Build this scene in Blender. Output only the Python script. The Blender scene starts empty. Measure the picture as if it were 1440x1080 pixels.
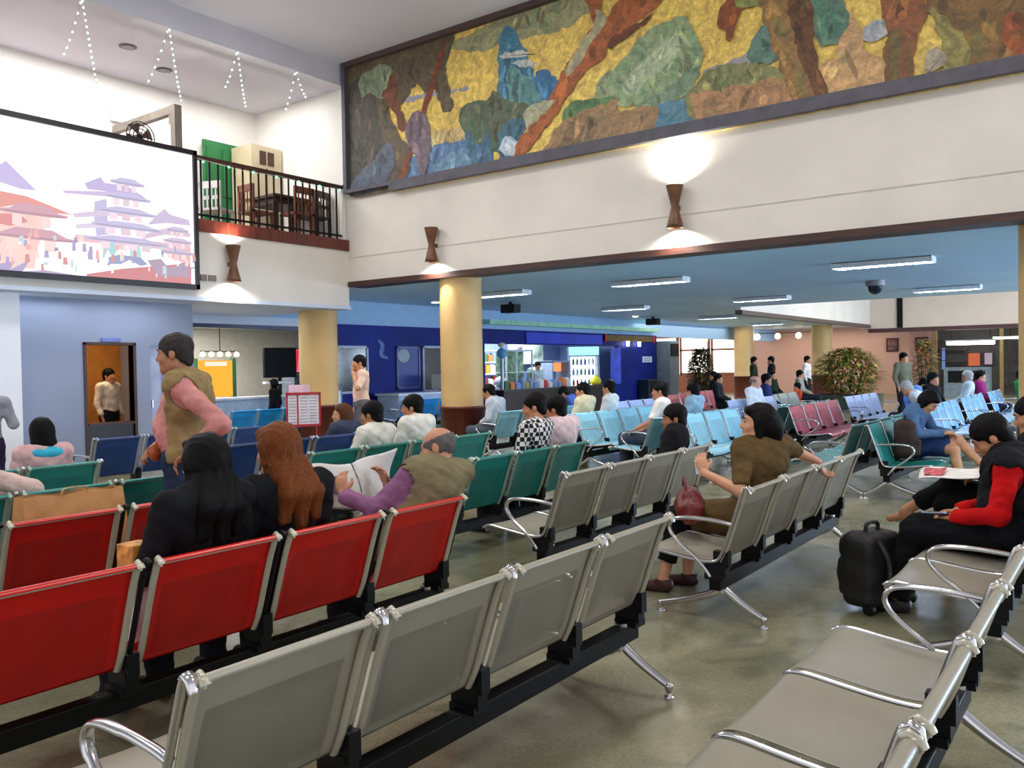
import bpy, bmesh, math, random
import numpy as np
from mathutils import Vector, Matrix
random.seed(7)
S = bpy.context.scene
COL = S.collection
PI = math.pi

# ------------------------------------------------------------------ materials
def lin(c):
    r = []
    for v in c:
        v = v / 255.0
        r.append(v / 12.92 if v <= 0.04045 else ((v + 0.055) / 1.055) ** 2.4)
    return (r[0], r[1], r[2], 1.0)

_M = {}
def mat(name, rgb, rough=0.5, metal=0.0, var=0.08, scale=6.0, bump=0.0, bscale=60.0, emit=None, estr=0.0, spec=0.5, stretch=None):
    """procedural material: base colour broken up by noise, optional fine bump."""
    if name in _M: return _M[name]
    m = bpy.data.materials.new(name); m.use_nodes = True
    nt = m.node_tree; N = nt.nodes; L = nt.links
    b = N['Principled BSDF']
    b.inputs['Roughness'].default_value = rough
    b.inputs['Metallic'].default_value = metal
    b.inputs['Specular IOR Level'].default_value = spec
    c = lin(rgb)
    tc = N.new('ShaderNodeTexCoord'); mp = N.new('ShaderNodeMapping')
    L.new(tc.outputs['Object'], mp.inputs['Vector'])
    if stretch: mp.inputs['Scale'].default_value = stretch
    if var > 0:
        nz = N.new('ShaderNodeTexNoise'); nz.inputs['Scale'].default_value = scale; nz.inputs['Detail'].default_value = 4
        L.new(mp.outputs[0], nz.inputs['Vector'])
        rp = N.new('ShaderNodeValToRGB')
        lo = [max(0, x * (1 - var * 2)) for x in c[:3]] + [1]; hi = [min(1, x * (1 + var * 2)) for x in c[:3]] + [1]
        rp.color_ramp.elements[0].position = 0.3; rp.color_ramp.elements[1].position = 0.7
        rp.color_ramp.elements[0].color = lo; rp.color_ramp.elements[1].color = hi
        L.new(nz.outputs['Fac'], rp.inputs['Fac']); L.new(rp.outputs['Color'], b.inputs['Base Color'])
    else:
        b.inputs['Base Color'].default_value = c
    if bump > 0:
        n2 = N.new('ShaderNodeTexNoise'); n2.inputs['Scale'].default_value = bscale; n2.inputs['Detail'].default_value = 3
        L.new(mp.outputs[0], n2.inputs['Vector'])
        bp = N.new('ShaderNodeBump'); bp.inputs['Strength'].default_value = bump; bp.inputs['Distance'].default_value = 0.02
        L.new(n2.outputs['Fac'], bp.inputs['Height']); L.new(bp.outputs[0], b.inputs['Normal'])
    if emit is not None:
        b.inputs['Emission Color'].default_value = lin(emit); b.inputs['Emission Strength'].default_value = estr
    _M[name] = m
    return m

def perforated(name, rgb, rough=0.38):
    """painted steel sheet punched with rows of small round holes"""
    if name in _M: return _M[name]
    m = mat(name, rgb, rough, 0.15, 0.04, 3.0)
    nt = m.node_tree; N = nt.nodes; L = nt.links
    b = N['Principled BSDF']; out = N['Material Output']
    tc = N.new('ShaderNodeTexCoord'); sx = N.new('ShaderNodeSeparateXYZ'); L.new(tc.outputs['Object'], sx.inputs[0])
    def mth(op, a, b2=None):
        n = N.new('ShaderNodeMath'); n.operation = op
        for i, v in enumerate((a, b2)):
            if v is None: continue
            if isinstance(v, (int, float)): n.inputs[i].default_value = v
            else: L.new(v, n.inputs[i])
        return n.outputs[0]
    k = 2 * PI / 0.0095
    zy = mth('SUBTRACT', sx.outputs[2], sx.outputs[1])
    a = mth('SINE', mth('MULTIPLY', sx.outputs[0], k)); c = mth('SINE', mth('MULTIPLY', zy, k))
    hole = mth('GREATER_THAN', mth('MULTIPLY', a, c), 0.45)
    tr = N.new('ShaderNodeBsdfTransparent'); mx = N.new('ShaderNodeMixShader')
    L.new(hole, mx.inputs[0]); L.new(b.outputs[0], mx.inputs[1]); L.new(tr.outputs[0], mx.inputs[2])
    L.new(mx.outputs[0], out.inputs['Surface'])
    return m

def painted(name, rgb):
    """mural paint: fine mosaic cells over brushed patches of the same hue"""
    if name in _M: return _M[name]
    m = bpy.data.materials.new(name); m.use_nodes = True
    nt = m.node_tree; N = nt.nodes; L = nt.links; b = N['Principled BSDF']; b.inputs['Roughness'].default_value = 0.6
    c = lin(rgb)
    tc = N.new('ShaderNodeTexCoord')
    nz = N.new('ShaderNodeTexNoise'); nz.inputs['Scale'].default_value = 3.6; nz.inputs['Detail'].default_value = 8; nz.inputs['Distortion'].default_value = 2.2
    L.new(tc.outputs['Object'], nz.inputs['Vector'])
    rp = N.new('ShaderNodeValToRGB')
    e = rp.color_ramp.elements
    e[0].position = 0.28; e[1].position = 0.72
    e[0].color = (c[0] * .55, c[1] * .60, c[2] * .68, 1); e[1].color = (min(1, c[0] * 1.5), min(1, c[1] * 1.42), min(1, c[2] * 1.32), 1)
    L.new(nz.outputs['Fac'], rp.inputs['Fac'])
    vo = N.new('ShaderNodeTexVoronoi'); vo.inputs['Scale'].default_value = 42
    L.new(tc.outputs['Object'], vo.inputs['Vector'])
    hs = N.new('ShaderNodeHueSaturation'); L.new(rp.outputs['Color'], hs.inputs['Color'])
    mr = N.new('ShaderNodeMapRange'); mr.inputs[3].default_value = .8; mr.inputs[4].default_value = 1.2
    L.new(vo.outputs['Color'], mr.inputs[0]); L.new(mr.outputs[0], hs.inputs['Value'])
    L.new(hs.outputs['Color'], b.inputs['Base Color'])
    _M[name] = m
    return m

def glow(name, rgb, strength):
    if name in _M: return _M[name]
    m = bpy.data.materials.new(name); m.use_nodes = True
    N = m.node_tree.nodes; L = m.node_tree.links
    for n in list(N): N.remove(n)
    e = N.new('ShaderNodeEmission'); o = N.new('ShaderNodeOutputMaterial')
    e.inputs[0].default_value = lin(rgb); e.inputs[1].default_value = strength
    L.new(e.outputs[0], o.inputs[0]); _M[name] = m
    return m

# ------------------------------------------------------------------ mesh helpers
class MB:
    def __init__(s): s.v = []; s.f = []; s.m = []; s.sm = []
    def add(s, vs, fs, mi=0, smooth=False):
        o = len(s.v); s.v += [tuple(v) for v in vs]
        for f in fs: s.f.append([o + i for i in f]); s.m.append(mi); s.sm.append(smooth)
    def box(s, x0, y0, z0, x1, y1, z1, mi=0, rot=None, c=None):
        vs = [(x, y, z) for x in (x0, x1) for y in (y0, y1) for z in (z0, z1)]
        if rot is not None:
            c = Vector(c if c is not None else ((x0 + x1) / 2, (y0 + y1) / 2, (z0 + z1) / 2))
            vs = [tuple(c + rot @ (Vector(v) - c)) for v in vs]
        s.add(vs, [(0, 1, 3, 2), (4, 6, 7, 5), (0, 4, 5, 1), (2, 3, 7, 6), (0, 2, 6, 4), (1, 5, 7, 3)], mi)
    def tube(s, pts, r, n=8, mi=0, up=(1, 0, 0), closed=False, cap=True):
        """sweep an ellipse along pts; r scalar, (ru, rv) or a list of them"""
        pts = [Vector(p) for p in pts]; k = len(pts); up = Vector(up)
        vs = []
        for i, p in enumerate(pts):
            if closed: t = pts[(i + 1) % k] - pts[i - 1]
            else: t = pts[min(i + 1, k - 1)] - pts[max(i - 1, 0)]
            t.normalize()
            u = up - t * up.dot(t)
            if u.length < 1e-4: u = Vector((0, 0, 1)) - t * t.z
            if u.length < 1e-4: u = Vector((0, 1, 0))
            u.normalize(); w = t.cross(u)
            rr = r[i] if isinstance(r, list) else r
            ru, rv = rr if isinstance(rr, tuple) else (rr, rr)
            for j in range(n):
                a = 2 * PI * j / n
                vs.append(p + u * (math.cos(a) * ru) + w * (math.sin(a) * rv))
        fs = []
        for i in range(k if closed else k - 1):
            for j in range(n):
                a = i * n + j; b = i * n + (j + 1) % n
                c = ((i + 1) % k) * n + (j + 1) % n; d = ((i + 1) % k) * n + j
                fs.append((a, b, c, d))
        s.add(vs, fs, mi, True)
        if cap and not closed:
            s.add([vs[i] for i in range(n)], [tuple(range(n - 1, -1, -1))], mi)
            s.add(vs[-n:], [tuple(range(n))], mi)
    def lathe(s, prof, c=(0, 0, 0), n=20, mi=0, smooth=True):
        vs = []
        for r, z in prof:
            for j in range(n):
                a = 2 * PI * j / n
                vs.append((c[0] + r * math.cos(a), c[1] + r * math.sin(a), c[2] + z))
        fs = [(i * n + j, i * n + (j + 1) % n, (i + 1) * n + (j + 1) % n, (i + 1) * n + j) for i in range(len(prof) - 1) for j in range(n)]
        s.add(vs, fs, mi, smooth)
        s.add(vs[:n], [tuple(range(n - 1, -1, -1))], mi); s.add(vs[-n:], [tuple(range(n))], mi)
    def prism(s, poly, z0, z1, mi=0):
        """extrude an xy polygon from z0 to z1"""
        n = len(poly)
        vs = [(p[0], p[1], z0) for p in poly] + [(p[0], p[1], z1) for p in poly]
        fs = [tuple(range(n - 1, -1, -1)), tuple(range(n, 2 * n))] + [(i, (i + 1) % n, n + (i + 1) % n, n + i) for i in range(n)]
        s.add(vs, fs, mi)
    def sheet(s, rows, th, mi=0, smooth=True, nrm=None):
        """solid sheet from a grid of points rows[i][j], thickness th along the grid normals"""
        R = len(rows); C = len(rows[0])
        P = np.array(rows, dtype=float)
        du = np.gradient(P, axis=0); dv = np.gradient(P, axis=1)
        nn = np.cross(du, dv); nn /= (np.linalg.norm(nn, axis=2, keepdims=True) + 1e-9)
        Q = P + nn * th
        vs = [tuple(x) for x in P.reshape(-1, 3)] + [tuple(x) for x in Q.reshape(-1, 3)]
        o = R * C; fs = []
        idx = lambda i, j: i * C + j
        for i in range(R - 1):
            for j in range(C - 1):
                fs.append((idx(i, j), idx(i, j + 1), idx(i + 1, j + 1), idx(i + 1, j)))
                fs.append((o + idx(i, j), o + idx(i + 1, j), o + idx(i + 1, j + 1), o + idx(i, j + 1)))
        ed = [(idx(0, j), idx(0, j + 1)) for j in range(C - 1)] + [(idx(i, C - 1), idx(i + 1, C - 1)) for i in range(R - 1)] + \
             [(idx(R - 1, j + 1), idx(R - 1, j)) for j in range(C - 1)] + [(idx(i + 1, 0), idx(i, 0)) for i in range(R - 1)]
        for a, b in ed: fs.append((b, a, o + a, o + b))
        if callable(mi):
            base = len(s.v); s.v += vs
            for f in fs:
                s.f.append([base + i for i in f]); s.sm.append(smooth)
                s.m.append(mi(np.mean([vs[i] for i in f], axis=0)))
        else: s.add(vs, fs, mi, smooth)
    def mesh(s, name, mats, bevel=0):
        me = bpy.data.meshes.new(name)
        me.from_pydata(s.v, [], s.f)
        if not isinstance(mats, (list, tuple)): mats = [mats]
        for m in mats: me.materials.append(m)
        me.polygons.foreach_set('material_index', s.m)
        me.polygons.foreach_set('use_smooth', s.sm)
        me.update()
        bm = bmesh.new(); bm.from_mesh(me)
        bmesh.ops.recalc_face_normals(bm, faces=bm.faces)
        bm.to_mesh(me); bm.free()
        return me
    def build(s, name, mats, parent=None, bevel=0.0):
        o = bpy.data.objects.new(name, s.mesh(name, mats)); COL.objects.link(o)
        if parent: o.parent = parent
        if bevel:
            b = o.modifiers.new('bevel', 'BEVEL'); b.width = bevel; b.segments = 2; b.limit_method = 'ANGLE'
        return o

def tag(o, label=None, cat=None, group=None, kind=None):
    if label: o['label'] = label
    if cat: o['category'] = cat
    if group: o['group'] = group
    if kind: o['kind'] = kind
    return o
def empty(name, loc, rz=0.0, label=None, cat=None, group=None):
    o = bpy.data.objects.new(name, None); COL.objects.link(o); o.empty_display_size = .1
    o.location = loc; o.rotation_euler = (0, 0, rz)
    return tag(o, label, cat, group)
def put(mesh, name, parent, loc=(0, 0, 0), rz=0):
    o = bpy.data.objects.new(name, mesh); COL.objects.link(o); o.parent = parent; o.location = loc; o.rotation_euler = (0, 0, rz)
    return o
def struct(name, mb, m, bevel=0, label=None):
    o = mb.build(name, m, None, bevel); o['kind'] = 'structure'
    if label: o['label'] = label
    return o
def sbox(name, x0, y0, z0, x1, y1, z1, m, label=None):
    b = MB(); b.box(x0, y0, z0, x1, y1, z1); return struct(name, b, m, 0, label)
def smooth_path(pts, sub=4, closed=False):
    """Catmull-Rom through pts"""
    P = [Vector(p) for p in pts]; n = len(P); out = []
    rng = range(n if closed else n - 1)
    for i in rng:
        p1 = P[i]; p2 = P[(i + 1) % n]
        p0 = P[i - 1] if (closed or i > 0) else p1 * 2 - p2
        p3 = P[(i + 2) % n] if (closed or i + 2 < n) else p2 * 2 - p1
        for k in range(sub):
            t = k / sub
            out.append(0.5 * ((2 * p1) + (p2 - p0) * t + (2 * p0 - 5 * p1 + 4 * p2 - p3) * t * t + (3 * p1 - p0 - 3 * p2 + p3) * t ** 3))
    if not closed: out.append(P[-1])
    return out

# ------------------------------------------------------------------ shared materials
chrome = mat('chrome', (205, 205, 208), .18, 1.0, .03, 4)
blackplastic = mat('black_plastic', (13, 13, 15), .5, 0, .1, spec=.25)
blacksteel = mat('black_steel', (9, 9, 10), .5, 0, .1, spec=.2)
cream = mat('cream_wall_paint', (222, 216, 207), .7, 0, .03, 1.2, .05, 40)
white_wall = mat('white_wall_paint', (232, 230, 226), .7, 0, .02, 1.5, .04, 40)
ceil_paint = mat('ceiling_paint', (214, 214, 226), .8, 0, .02, .8, .04, 30)
soffit_paint = mat('soffit_blue_grey_paint', (192, 224, 250), .55, 0, .03, .6, .03, 30)
low_ceil = mat('low_ceiling_paint', (205, 216, 234), .6, 0, .03, .6, .03, 30)
greywall = mat('grey_blue_wall_paint', (142, 152, 176), .6, 0, .03, .8, .04, 30)
navy = mat('navy_wall_panel', (14, 32, 116), .55, 0, .15, 1.1, spec=.2)
bluegloss = mat('bright_blue_panel', (30, 60, 190), .3, 0, .1, 1.5)
darkwood = mat('dark_brown_wood', (62, 34, 26), .45, 0, .2, 3, .1, 30, stretch=(1, 1, 8))
redwood = mat('red_brown_wood', (96, 38, 26), .35, 0, .2, 3, .1, 30, stretch=(8, 8, 1))
colpaint = mat('yellow_column_paint', (212, 176, 116), .5, 0, .04, 2, .03, 30)
# ------------------------------------------------------------------ setting
def floor_mat():
    m = bpy.data.materials.new('terrazzo_floor'); m.use_nodes = True
    N = m.node_tree.nodes; L = m.node_tree.links; b = N['Principled BSDF']
    tc = N.new('ShaderNodeTexCoord')
    def noise(sc, det=4, dist=0):
        n = N.new('ShaderNodeTexNoise'); n.inputs['Scale'].default_value = sc; n.inputs['Detail'].default_value = det; n.inputs['Distortion'].default_value = dist
        L.new(tc.outputs['Object'], n.inputs['Vector']); return n.outputs['Fac']
    def ramp(f, p0, c0, p1, c1):
        r = N.new('ShaderNodeValToRGB'); e = r.color_ramp.elements
        e[0].position = p0; e[1].position = p1; e[0].color = c0; e[1].color = c1
        L.new(f, r.inputs['Fac']); return r.outputs['Color']
    def mix(t, f, a, b2):
        n = N.new('ShaderNodeMixRGB'); n.blend_type = t
        if isinstance(f, float): n.inputs[0].default_value = f
        else: L.new(f, n.inputs[0])
        L.new(a, n.inputs[1]); L.new(b2, n.inputs[2]); return n.outputs[0]
    base = ramp(noise(1.3, 5, .6), .3, lin((124, 122, 97)), .7, lin((164, 160, 132)))
    br = N.new('ShaderNodeTexBrick'); br.offset = 0; br.squash = 1
    br.inputs['Scale'].default_value = 1.0; br.inputs['Brick Width'].default_value = .62; br.inputs['Row Height'].default_value = .62
    br.inputs['Mortar Size'].default_value = .004; br.inputs['Bias'].default_value = 0
    br.inputs['Color1'].default_value = (.80, .80, .80, 1); br.inputs['Color2'].default_value = (1, 1, 1, 1); br.inputs['Mortar'].default_value = (.75, .75, .75, 1)
    L.new(tc.outputs['Object'], br.inputs['Vector'])
    c = mix('MULTIPLY', .45, base, br.outputs['Color'])
    vo = N.new('ShaderNodeTexVoronoi'); vo.inputs['Scale'].default_value = 95
    L.new(tc.outputs['Object'], vo.inputs['Vector'])
    chips = ramp(vo.outputs['Color'], .0, (.72, .72, .70, 1), 1.0, (1.12, 1.12, 1.1, 1))
    c = mix('MULTIPLY', .8, c, chips)
    stain = ramp(noise(2.1, 3, 1.0), .56, (1, 1, 1, 1), .70, (.50, .53, .54, 1))
    c = mix('MULTIPLY', .7, c, stain)
    L.new(c, b.inputs['Base Color'])
    rr = N.new('ShaderNodeMapRange'); rr.inputs[3].default_value = .12; rr.inputs[4].default_value = .34
    L.new(noise(1.7, 3), rr.inputs[0]); L.new(rr.outputs[0], b.inputs['Roughness'])
    return m
XW = 10.4; YB = 11.3; ZS = 3.0; ZL = 2.55
sbox('floor', -6, -8, -.1, 42, 22, 0, floor_mat())
# tall hall
sbox('ceiling', -6, -8, 6.86, XW + .2, YB, 7.0, ceil_paint)
b = MB(); b.box(XW, -8, ZS + .04, XW + .35, YB, 6.86)
struct('wall_right', b, cream)
sbox('trim_1', XW - .03, -8, ZS - .05, XW + .36, YB - .003, ZS + .04, darkwood)
b = MB(); b.box(XW - .006, -8, 3.46, XW, YB, 3.475); struct('trim_2', b, mat('shadow_gap_paint', (196, 190, 178), .7))
# ceiling under the gallery and its far opening
sbox('ceiling_gallery', XW + .36, -8, ZS, 22.2, 8.8, ZS + .2, soffit_paint)
sbox('ceiling_gallery_far', XW + .36, 8.8, ZS, 41, 14.2, ZS + .2, soffit_paint)
# left end: balcony, low ceiling and walls
sbox('ceiling_low', -4, YB - .05, ZL, XW - .01, 17.5, ZL + .06, low_ceil)
b = MB(); b.box(-4, YB, ZL + .06, XW, YB + .2, 3.59); struct('wall_balcony', b, cream)
sbox('trim_3', -4, YB - .03, 3.59, XW, YB + .22, 3.78, redwood)
sbox('floor_mezzanine', -4, YB + .2, 3.6, XW, 13.85, 3.76, mat('mezzanine_floor', (120, 90, 70), .5))
sbox('wall_mezzanine_back', -4, 13.85, 2.7, XW + .2, 14.0, 6.6, white_wall)
sbox('wall_mezzanine_side', XW, YB, ZS + .2, XW + .2, 13.85, 6.6, white_wall)
sbox('ceiling_mezzanine', -4, YB - .02, 6.48, XW, 13.85, 6.62, ceil_paint)
sbox('wall_mezzanine_fascia', -4, YB - .02, 6.62, XW, YB + .1, 6.86, ceil_paint)
# grey-blue wall with door openings below the balcony
b = MB()
for x0, x1, z0, z1 in ((4.3, 6.03, 0, ZL), (6.73, 7.0, 0, ZL), (7.2, 7.73, 0, ZL), (6.03, 6.73, 1.9, ZL), (7.0, 7.2, 1.9, ZL)):
    b.box(x0, 12, z0, x1, 12.12, z1)
b.box(7.63, 12.12, 0, 7.73, 17.5, ZL)
struct('wall_left', b, greywall)
sbox('wall_left_pilaster', 3.9, 11.62, 0, 5.0, 12.12, ZL, mat('white_pilaster_paint', (240, 242, 250), .5, 0, .01))
b = MB(); b.box(5.99, 11.98, 0, 6.03, 12.14, 1.93); b.box(6.73, 11.98, 0, 6.77, 12.14, 1.93); b.box(5.99, 11.98, 1.9, 6.77, 12.14, 1.94)
d = struct('door_1', b, darkwood)
b = MB(); b.box(6.035, 12.02, 0.02, 6.725, 12.08, .74); b.build('half_door', mat('black_half_door', (24, 22, 24), .4), d)
b = MB(); b.box(6.03, 11.96, .74, 6.73, 12.16, .775); b.build('counter_ledge', darkwood, d)
b = MB(); b.box(7.0, 12.04, 0, 7.2, 12.09, 1.9)
d2 = struct('door_2', b, mat('pale_blue_door', (168, 176, 204), .5))
b = MB(); b.box(7.02, 12.0, .95, 7.035, 12.04, 1.07); b.build('door_handle', chrome, d2)
b = MB(); b.box(5.2, 14.0, 0, 7.63, 14.1, ZL); b.box(5.2, 12.12, 0, 5.3, 14, ZL)
struct('wall_office', b, mat('ochre_office_wall', (196, 128, 52), .6))
b = MB(); b.box(6.25, 11.97, 1.95, 6.53, 12.0, 2.0)
tag(b.build('door_sign', mat('blue_sign', (96, 112, 180), .4)), 'small blue plate above the orange-lit doorway', 'sign')
# blue walls at the back
b = MB()
for x0, x1, z0, z1 in ((12.3, 17.55, 0, 2.47), (17.55, 24.7, 2.1, 2.5), (24.7, 27.5, 0, 2.5), (17.55, 24.7, 0, .85)):
    b.box(x0, 13.9, z0, x1, 14.05, z1)
struct('wall_back_blue', b, navy)
sbox('wall_back_upper', XW, 14.0, 2.47, 41, 14.2, ZS, mat('pale_blue_band_paint', (150, 186, 220), .6, 0, .02))
sbox('wall_back_beam', 7.73, 13.9, 2.31, 12.3, 14.05, 2.385, mat('navy_beam', (14, 24, 74), .4))
sbox('wall_back_beam_upper', 7.73, 13.92, 2.385, 12.3, 14.0, ZL, low_ceil)
sbox('ceiling_back_rooms', XW + .36, 14.2, 2.52, 27.5, 19, 2.6, low_ceil)
b = MB(); b.box(17.6, 13.74, 2.62, 27.4, 13.98, 2.74)
struct('trim_4', b, mat('pale_green_cornice', (150, 205, 176), .35))
sbox('wall_back_far', 7.73, 18.0, 0, 17.4, 18.15, ZL, mat('cream_stall_wall', (228, 224, 212), .6, 0, .03))
b = MB(); b.box(17.45, 16.2, 0, 24.8, 16.3, 2.5); b.box(17.45, 14.05, 0, 17.55, 16.2, 2.5); b.box(24.7, 14.05, 0, 24.8, 16.2, 2.5)
struct('wall_kiosk', b, mat('kiosk_inner_wall', (120, 140, 190), .5))
# far end
brick = bpy.data.materials.new('orange_brick_wall'); brick.use_nodes = True
_n = brick.node_tree.nodes; _b = _n['Principled BSDF']; _t = _n.new('ShaderNodeTexBrick'); _c = _n.new('ShaderNodeTexCoord'); _mp = _n.new('ShaderNodeMapping')
_mp.inputs['Rotation'].default_value = (PI / 2, 0, PI / 2)
_t.inputs['Scale'].default_value = 3; _t.inputs['Color1'].default_value = lin((205, 120, 92)); _t.inputs['Color2'].default_value = lin((176, 92, 70)); _t.inputs['Mortar'].default_value = lin((205, 160, 140))
brick.node_tree.links.new(_c.outputs['Object'], _mp.inputs[0]); brick.node_tree.links.new(_mp.outputs[0], _t.inputs[0]); brick.node_tree.links.new(_t.outputs[0], _b.inputs[0])
b = MB(); b.box(40, 8.0, 0, 40.2, 15.5, 3.0)
struct('wall_far', b, brick)
b = MB(); b.box(40, 15.5, 0, 40.2, 22, .9); b.box(40, 15.5, 2.9, 40.2, 22, 3.2)
struct('wall_far_sill', b, mat('rust_trim_paint', (150, 84, 52), .5))
for i, (y0, y1) in enumerate(((15.55, 17.2), (17.3, 18.9), (19.0, 20.6), (20.7, 22))):
    b = MB(); b.box(39.98, y0, .9, 40.12, y0 + .1, 2.9); b.box(39.98, y1 - .1, .9, 40.12, y1, 2.9); b.box(39.98, y0, 2.1, 40.12, y1, 2.2); b.box(39.98, y0, .9, 40.12, y1, 1.0); b.box(39.98, y0, 2.8, 40.12, y1, 2.9)
    w = struct('window_%d' % (i + 1), b, mat('rust_window_frame', (140, 84, 54), .5))
    b = MB(); b.box(40.04, y0 + .1, 1.0, 40.06, y1 - .1, 2.8)
    b.build('pane', glow('daylit_window', (255, 250, 238), 3.0), w)
sbox('wall_far_pink', 40, 6.9, 0, 40.2, 8.0, 3.0, mat('pink_plaster', (196, 150, 140), .6))
b = MB(); b.box(40.0, -6, 0, 40.2, 6.9, 3.0)
struct('wall_far_dark', b, mat('dark_shop_wall', (74, 66, 58), .6))
sbox('ceiling_far_shop', 36.3, -6, 2.86, 40.2, 8.8, 2.95, mat('shop_ceiling_paint', (196, 190, 178), .7))
# open court beyond the gallery ceiling
sbox('wall_court_side', 22.2, 8.68, 2.92, 36.0, 8.79, 6.0, cream)
b = MB(); b.box(36.0, -6, 2.75, 36.3, 9.1, 6.0); struct('wall_court_end', b, mat('court_plaster', (214, 200, 186), .7, 0, .02, 1))
sbox('trim_5', 22.2, 8.64, 2.8, 36.0, 8.84, 2.92, mat('grey_brown_trim', (88, 74, 66), .5))
sbox('trim_6', 35.94, -6, 2.6, 36.32, 8.74, 2.75, mat('maroon_trim', (72, 42, 46), .5))
b = MB(); b.box(35.93, 7.45, 2.76, 35.99, 7.65, 4.6); struct('trim_7', b, blacksteel)
sbox('ceiling_court', 22.0, -6, 5.2, 36.3, 9.1, 5.3, ceil_paint)
b = MB(); b.box(8, -8, 0, 41, -7.85, .7); b.box(8, -8, 2.7, 41, -7.85, 3.0)  # added wall out of view, holding glowing panes that give cool fill light
for k in range(6): b.box(9.5 + k * 5.6, -8, .7, 10.6 + k * 5.6, -7.85, 2.7)
struct('wall_added_right', b, cream)
for k in range(5):
    x0 = 10.6 + k * 5.6; x1 = x0 + 4.5
    b = MB()
    for q in range(4): b.box(x0 + q * (x1 - x0 - .06) / 3, -7.97, .7, x0 + q * (x1 - x0 - .06) / 3 + .06, -7.9, 2.7)
    b.box(x0, -7.97, .7, x1, -7.9, .76); b.box(x0, -7.97, 2.64, x1, -7.9, 2.7)
    w = struct('window_%d' % (k + 5), b, mat('grey_added_frame', (120, 124, 130), .4, .4))  # these windows are added and unseen, only to brighten under the gallery ceiling
    b = MB(); b.box(x0, -7.95, .76, x1, -7.94, 2.64); b.build('pane', glow('cool_fill_pane', (206, 228, 255), 20.0), w)

def column(x, y, r, top, base, label):
    t = empty('round_column', (x, y, 0), 0, label, 'column')
    a = MB(); a.lathe([(r, base), (r, top)], n=40); a.build('shaft', colpaint, t)
    a = MB(); a.lathe([(r + .02, 0), (r + .02, base - .03), (r + .035, base - .03), (r + .035, base + .01), (r, base + .012)], n=40); a.build('wood_base', redwood, t)
    return t
column(10.78, 9.03, .35, ZS - .02, .84, 'yellow round column with red-brown base below the middle wall lamp')
column(10.25, 11.98, .345, ZL, .84, 'yellow round column standing under the balcony corner')
column(11.0, .715, .36, ZS - .02, .84, 'yellow round column cut off by the right picture edge')
column(34.55, 13.4, .4, ZS, .9, 'distant yellow column beside the bright far windows')
column(36.4, 10.7, .42, ZS, .9, 'distant yellow column rising behind the left side of the leafy planter')

# mural
MUR_SKY = (236, 190, 98)
def curve_poly(pts, sub=3):
    return [(p[0], p[1]) for p in smooth_path([(a, c, 0) for a, c in pts], sub, True)]
def ragged(q, amp, rnd):
    """break a smooth outline into a brushed, leafy edge"""
    out = []; n = len(q)
    for i in range(n):
        a, c = q[i], q[(i + 1) % n]; L_ = math.hypot(c[0] - a[0], c[1] - a[1]); k = max(1, int(L_ / .07))
        for j in range(k):
            u = j / k; out.append((a[0] + (c[0] - a[0]) * u + rnd.uniform(-amp, amp), a[1] + (c[1] - a[1]) * u + rnd.uniform(-amp, amp)))
    return out
def inside(p, q):
    r = False; n = len(q)
    for i in range(n):
        (x0, y0), (x1, y1) = q[i], q[i - 1]
        if (y0 > p[1]) != (y1 > p[1]) and p[0] < (x1 - x0) * (p[1] - y0) / (y1 - y0) + x0: r = not r
    return r
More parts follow.
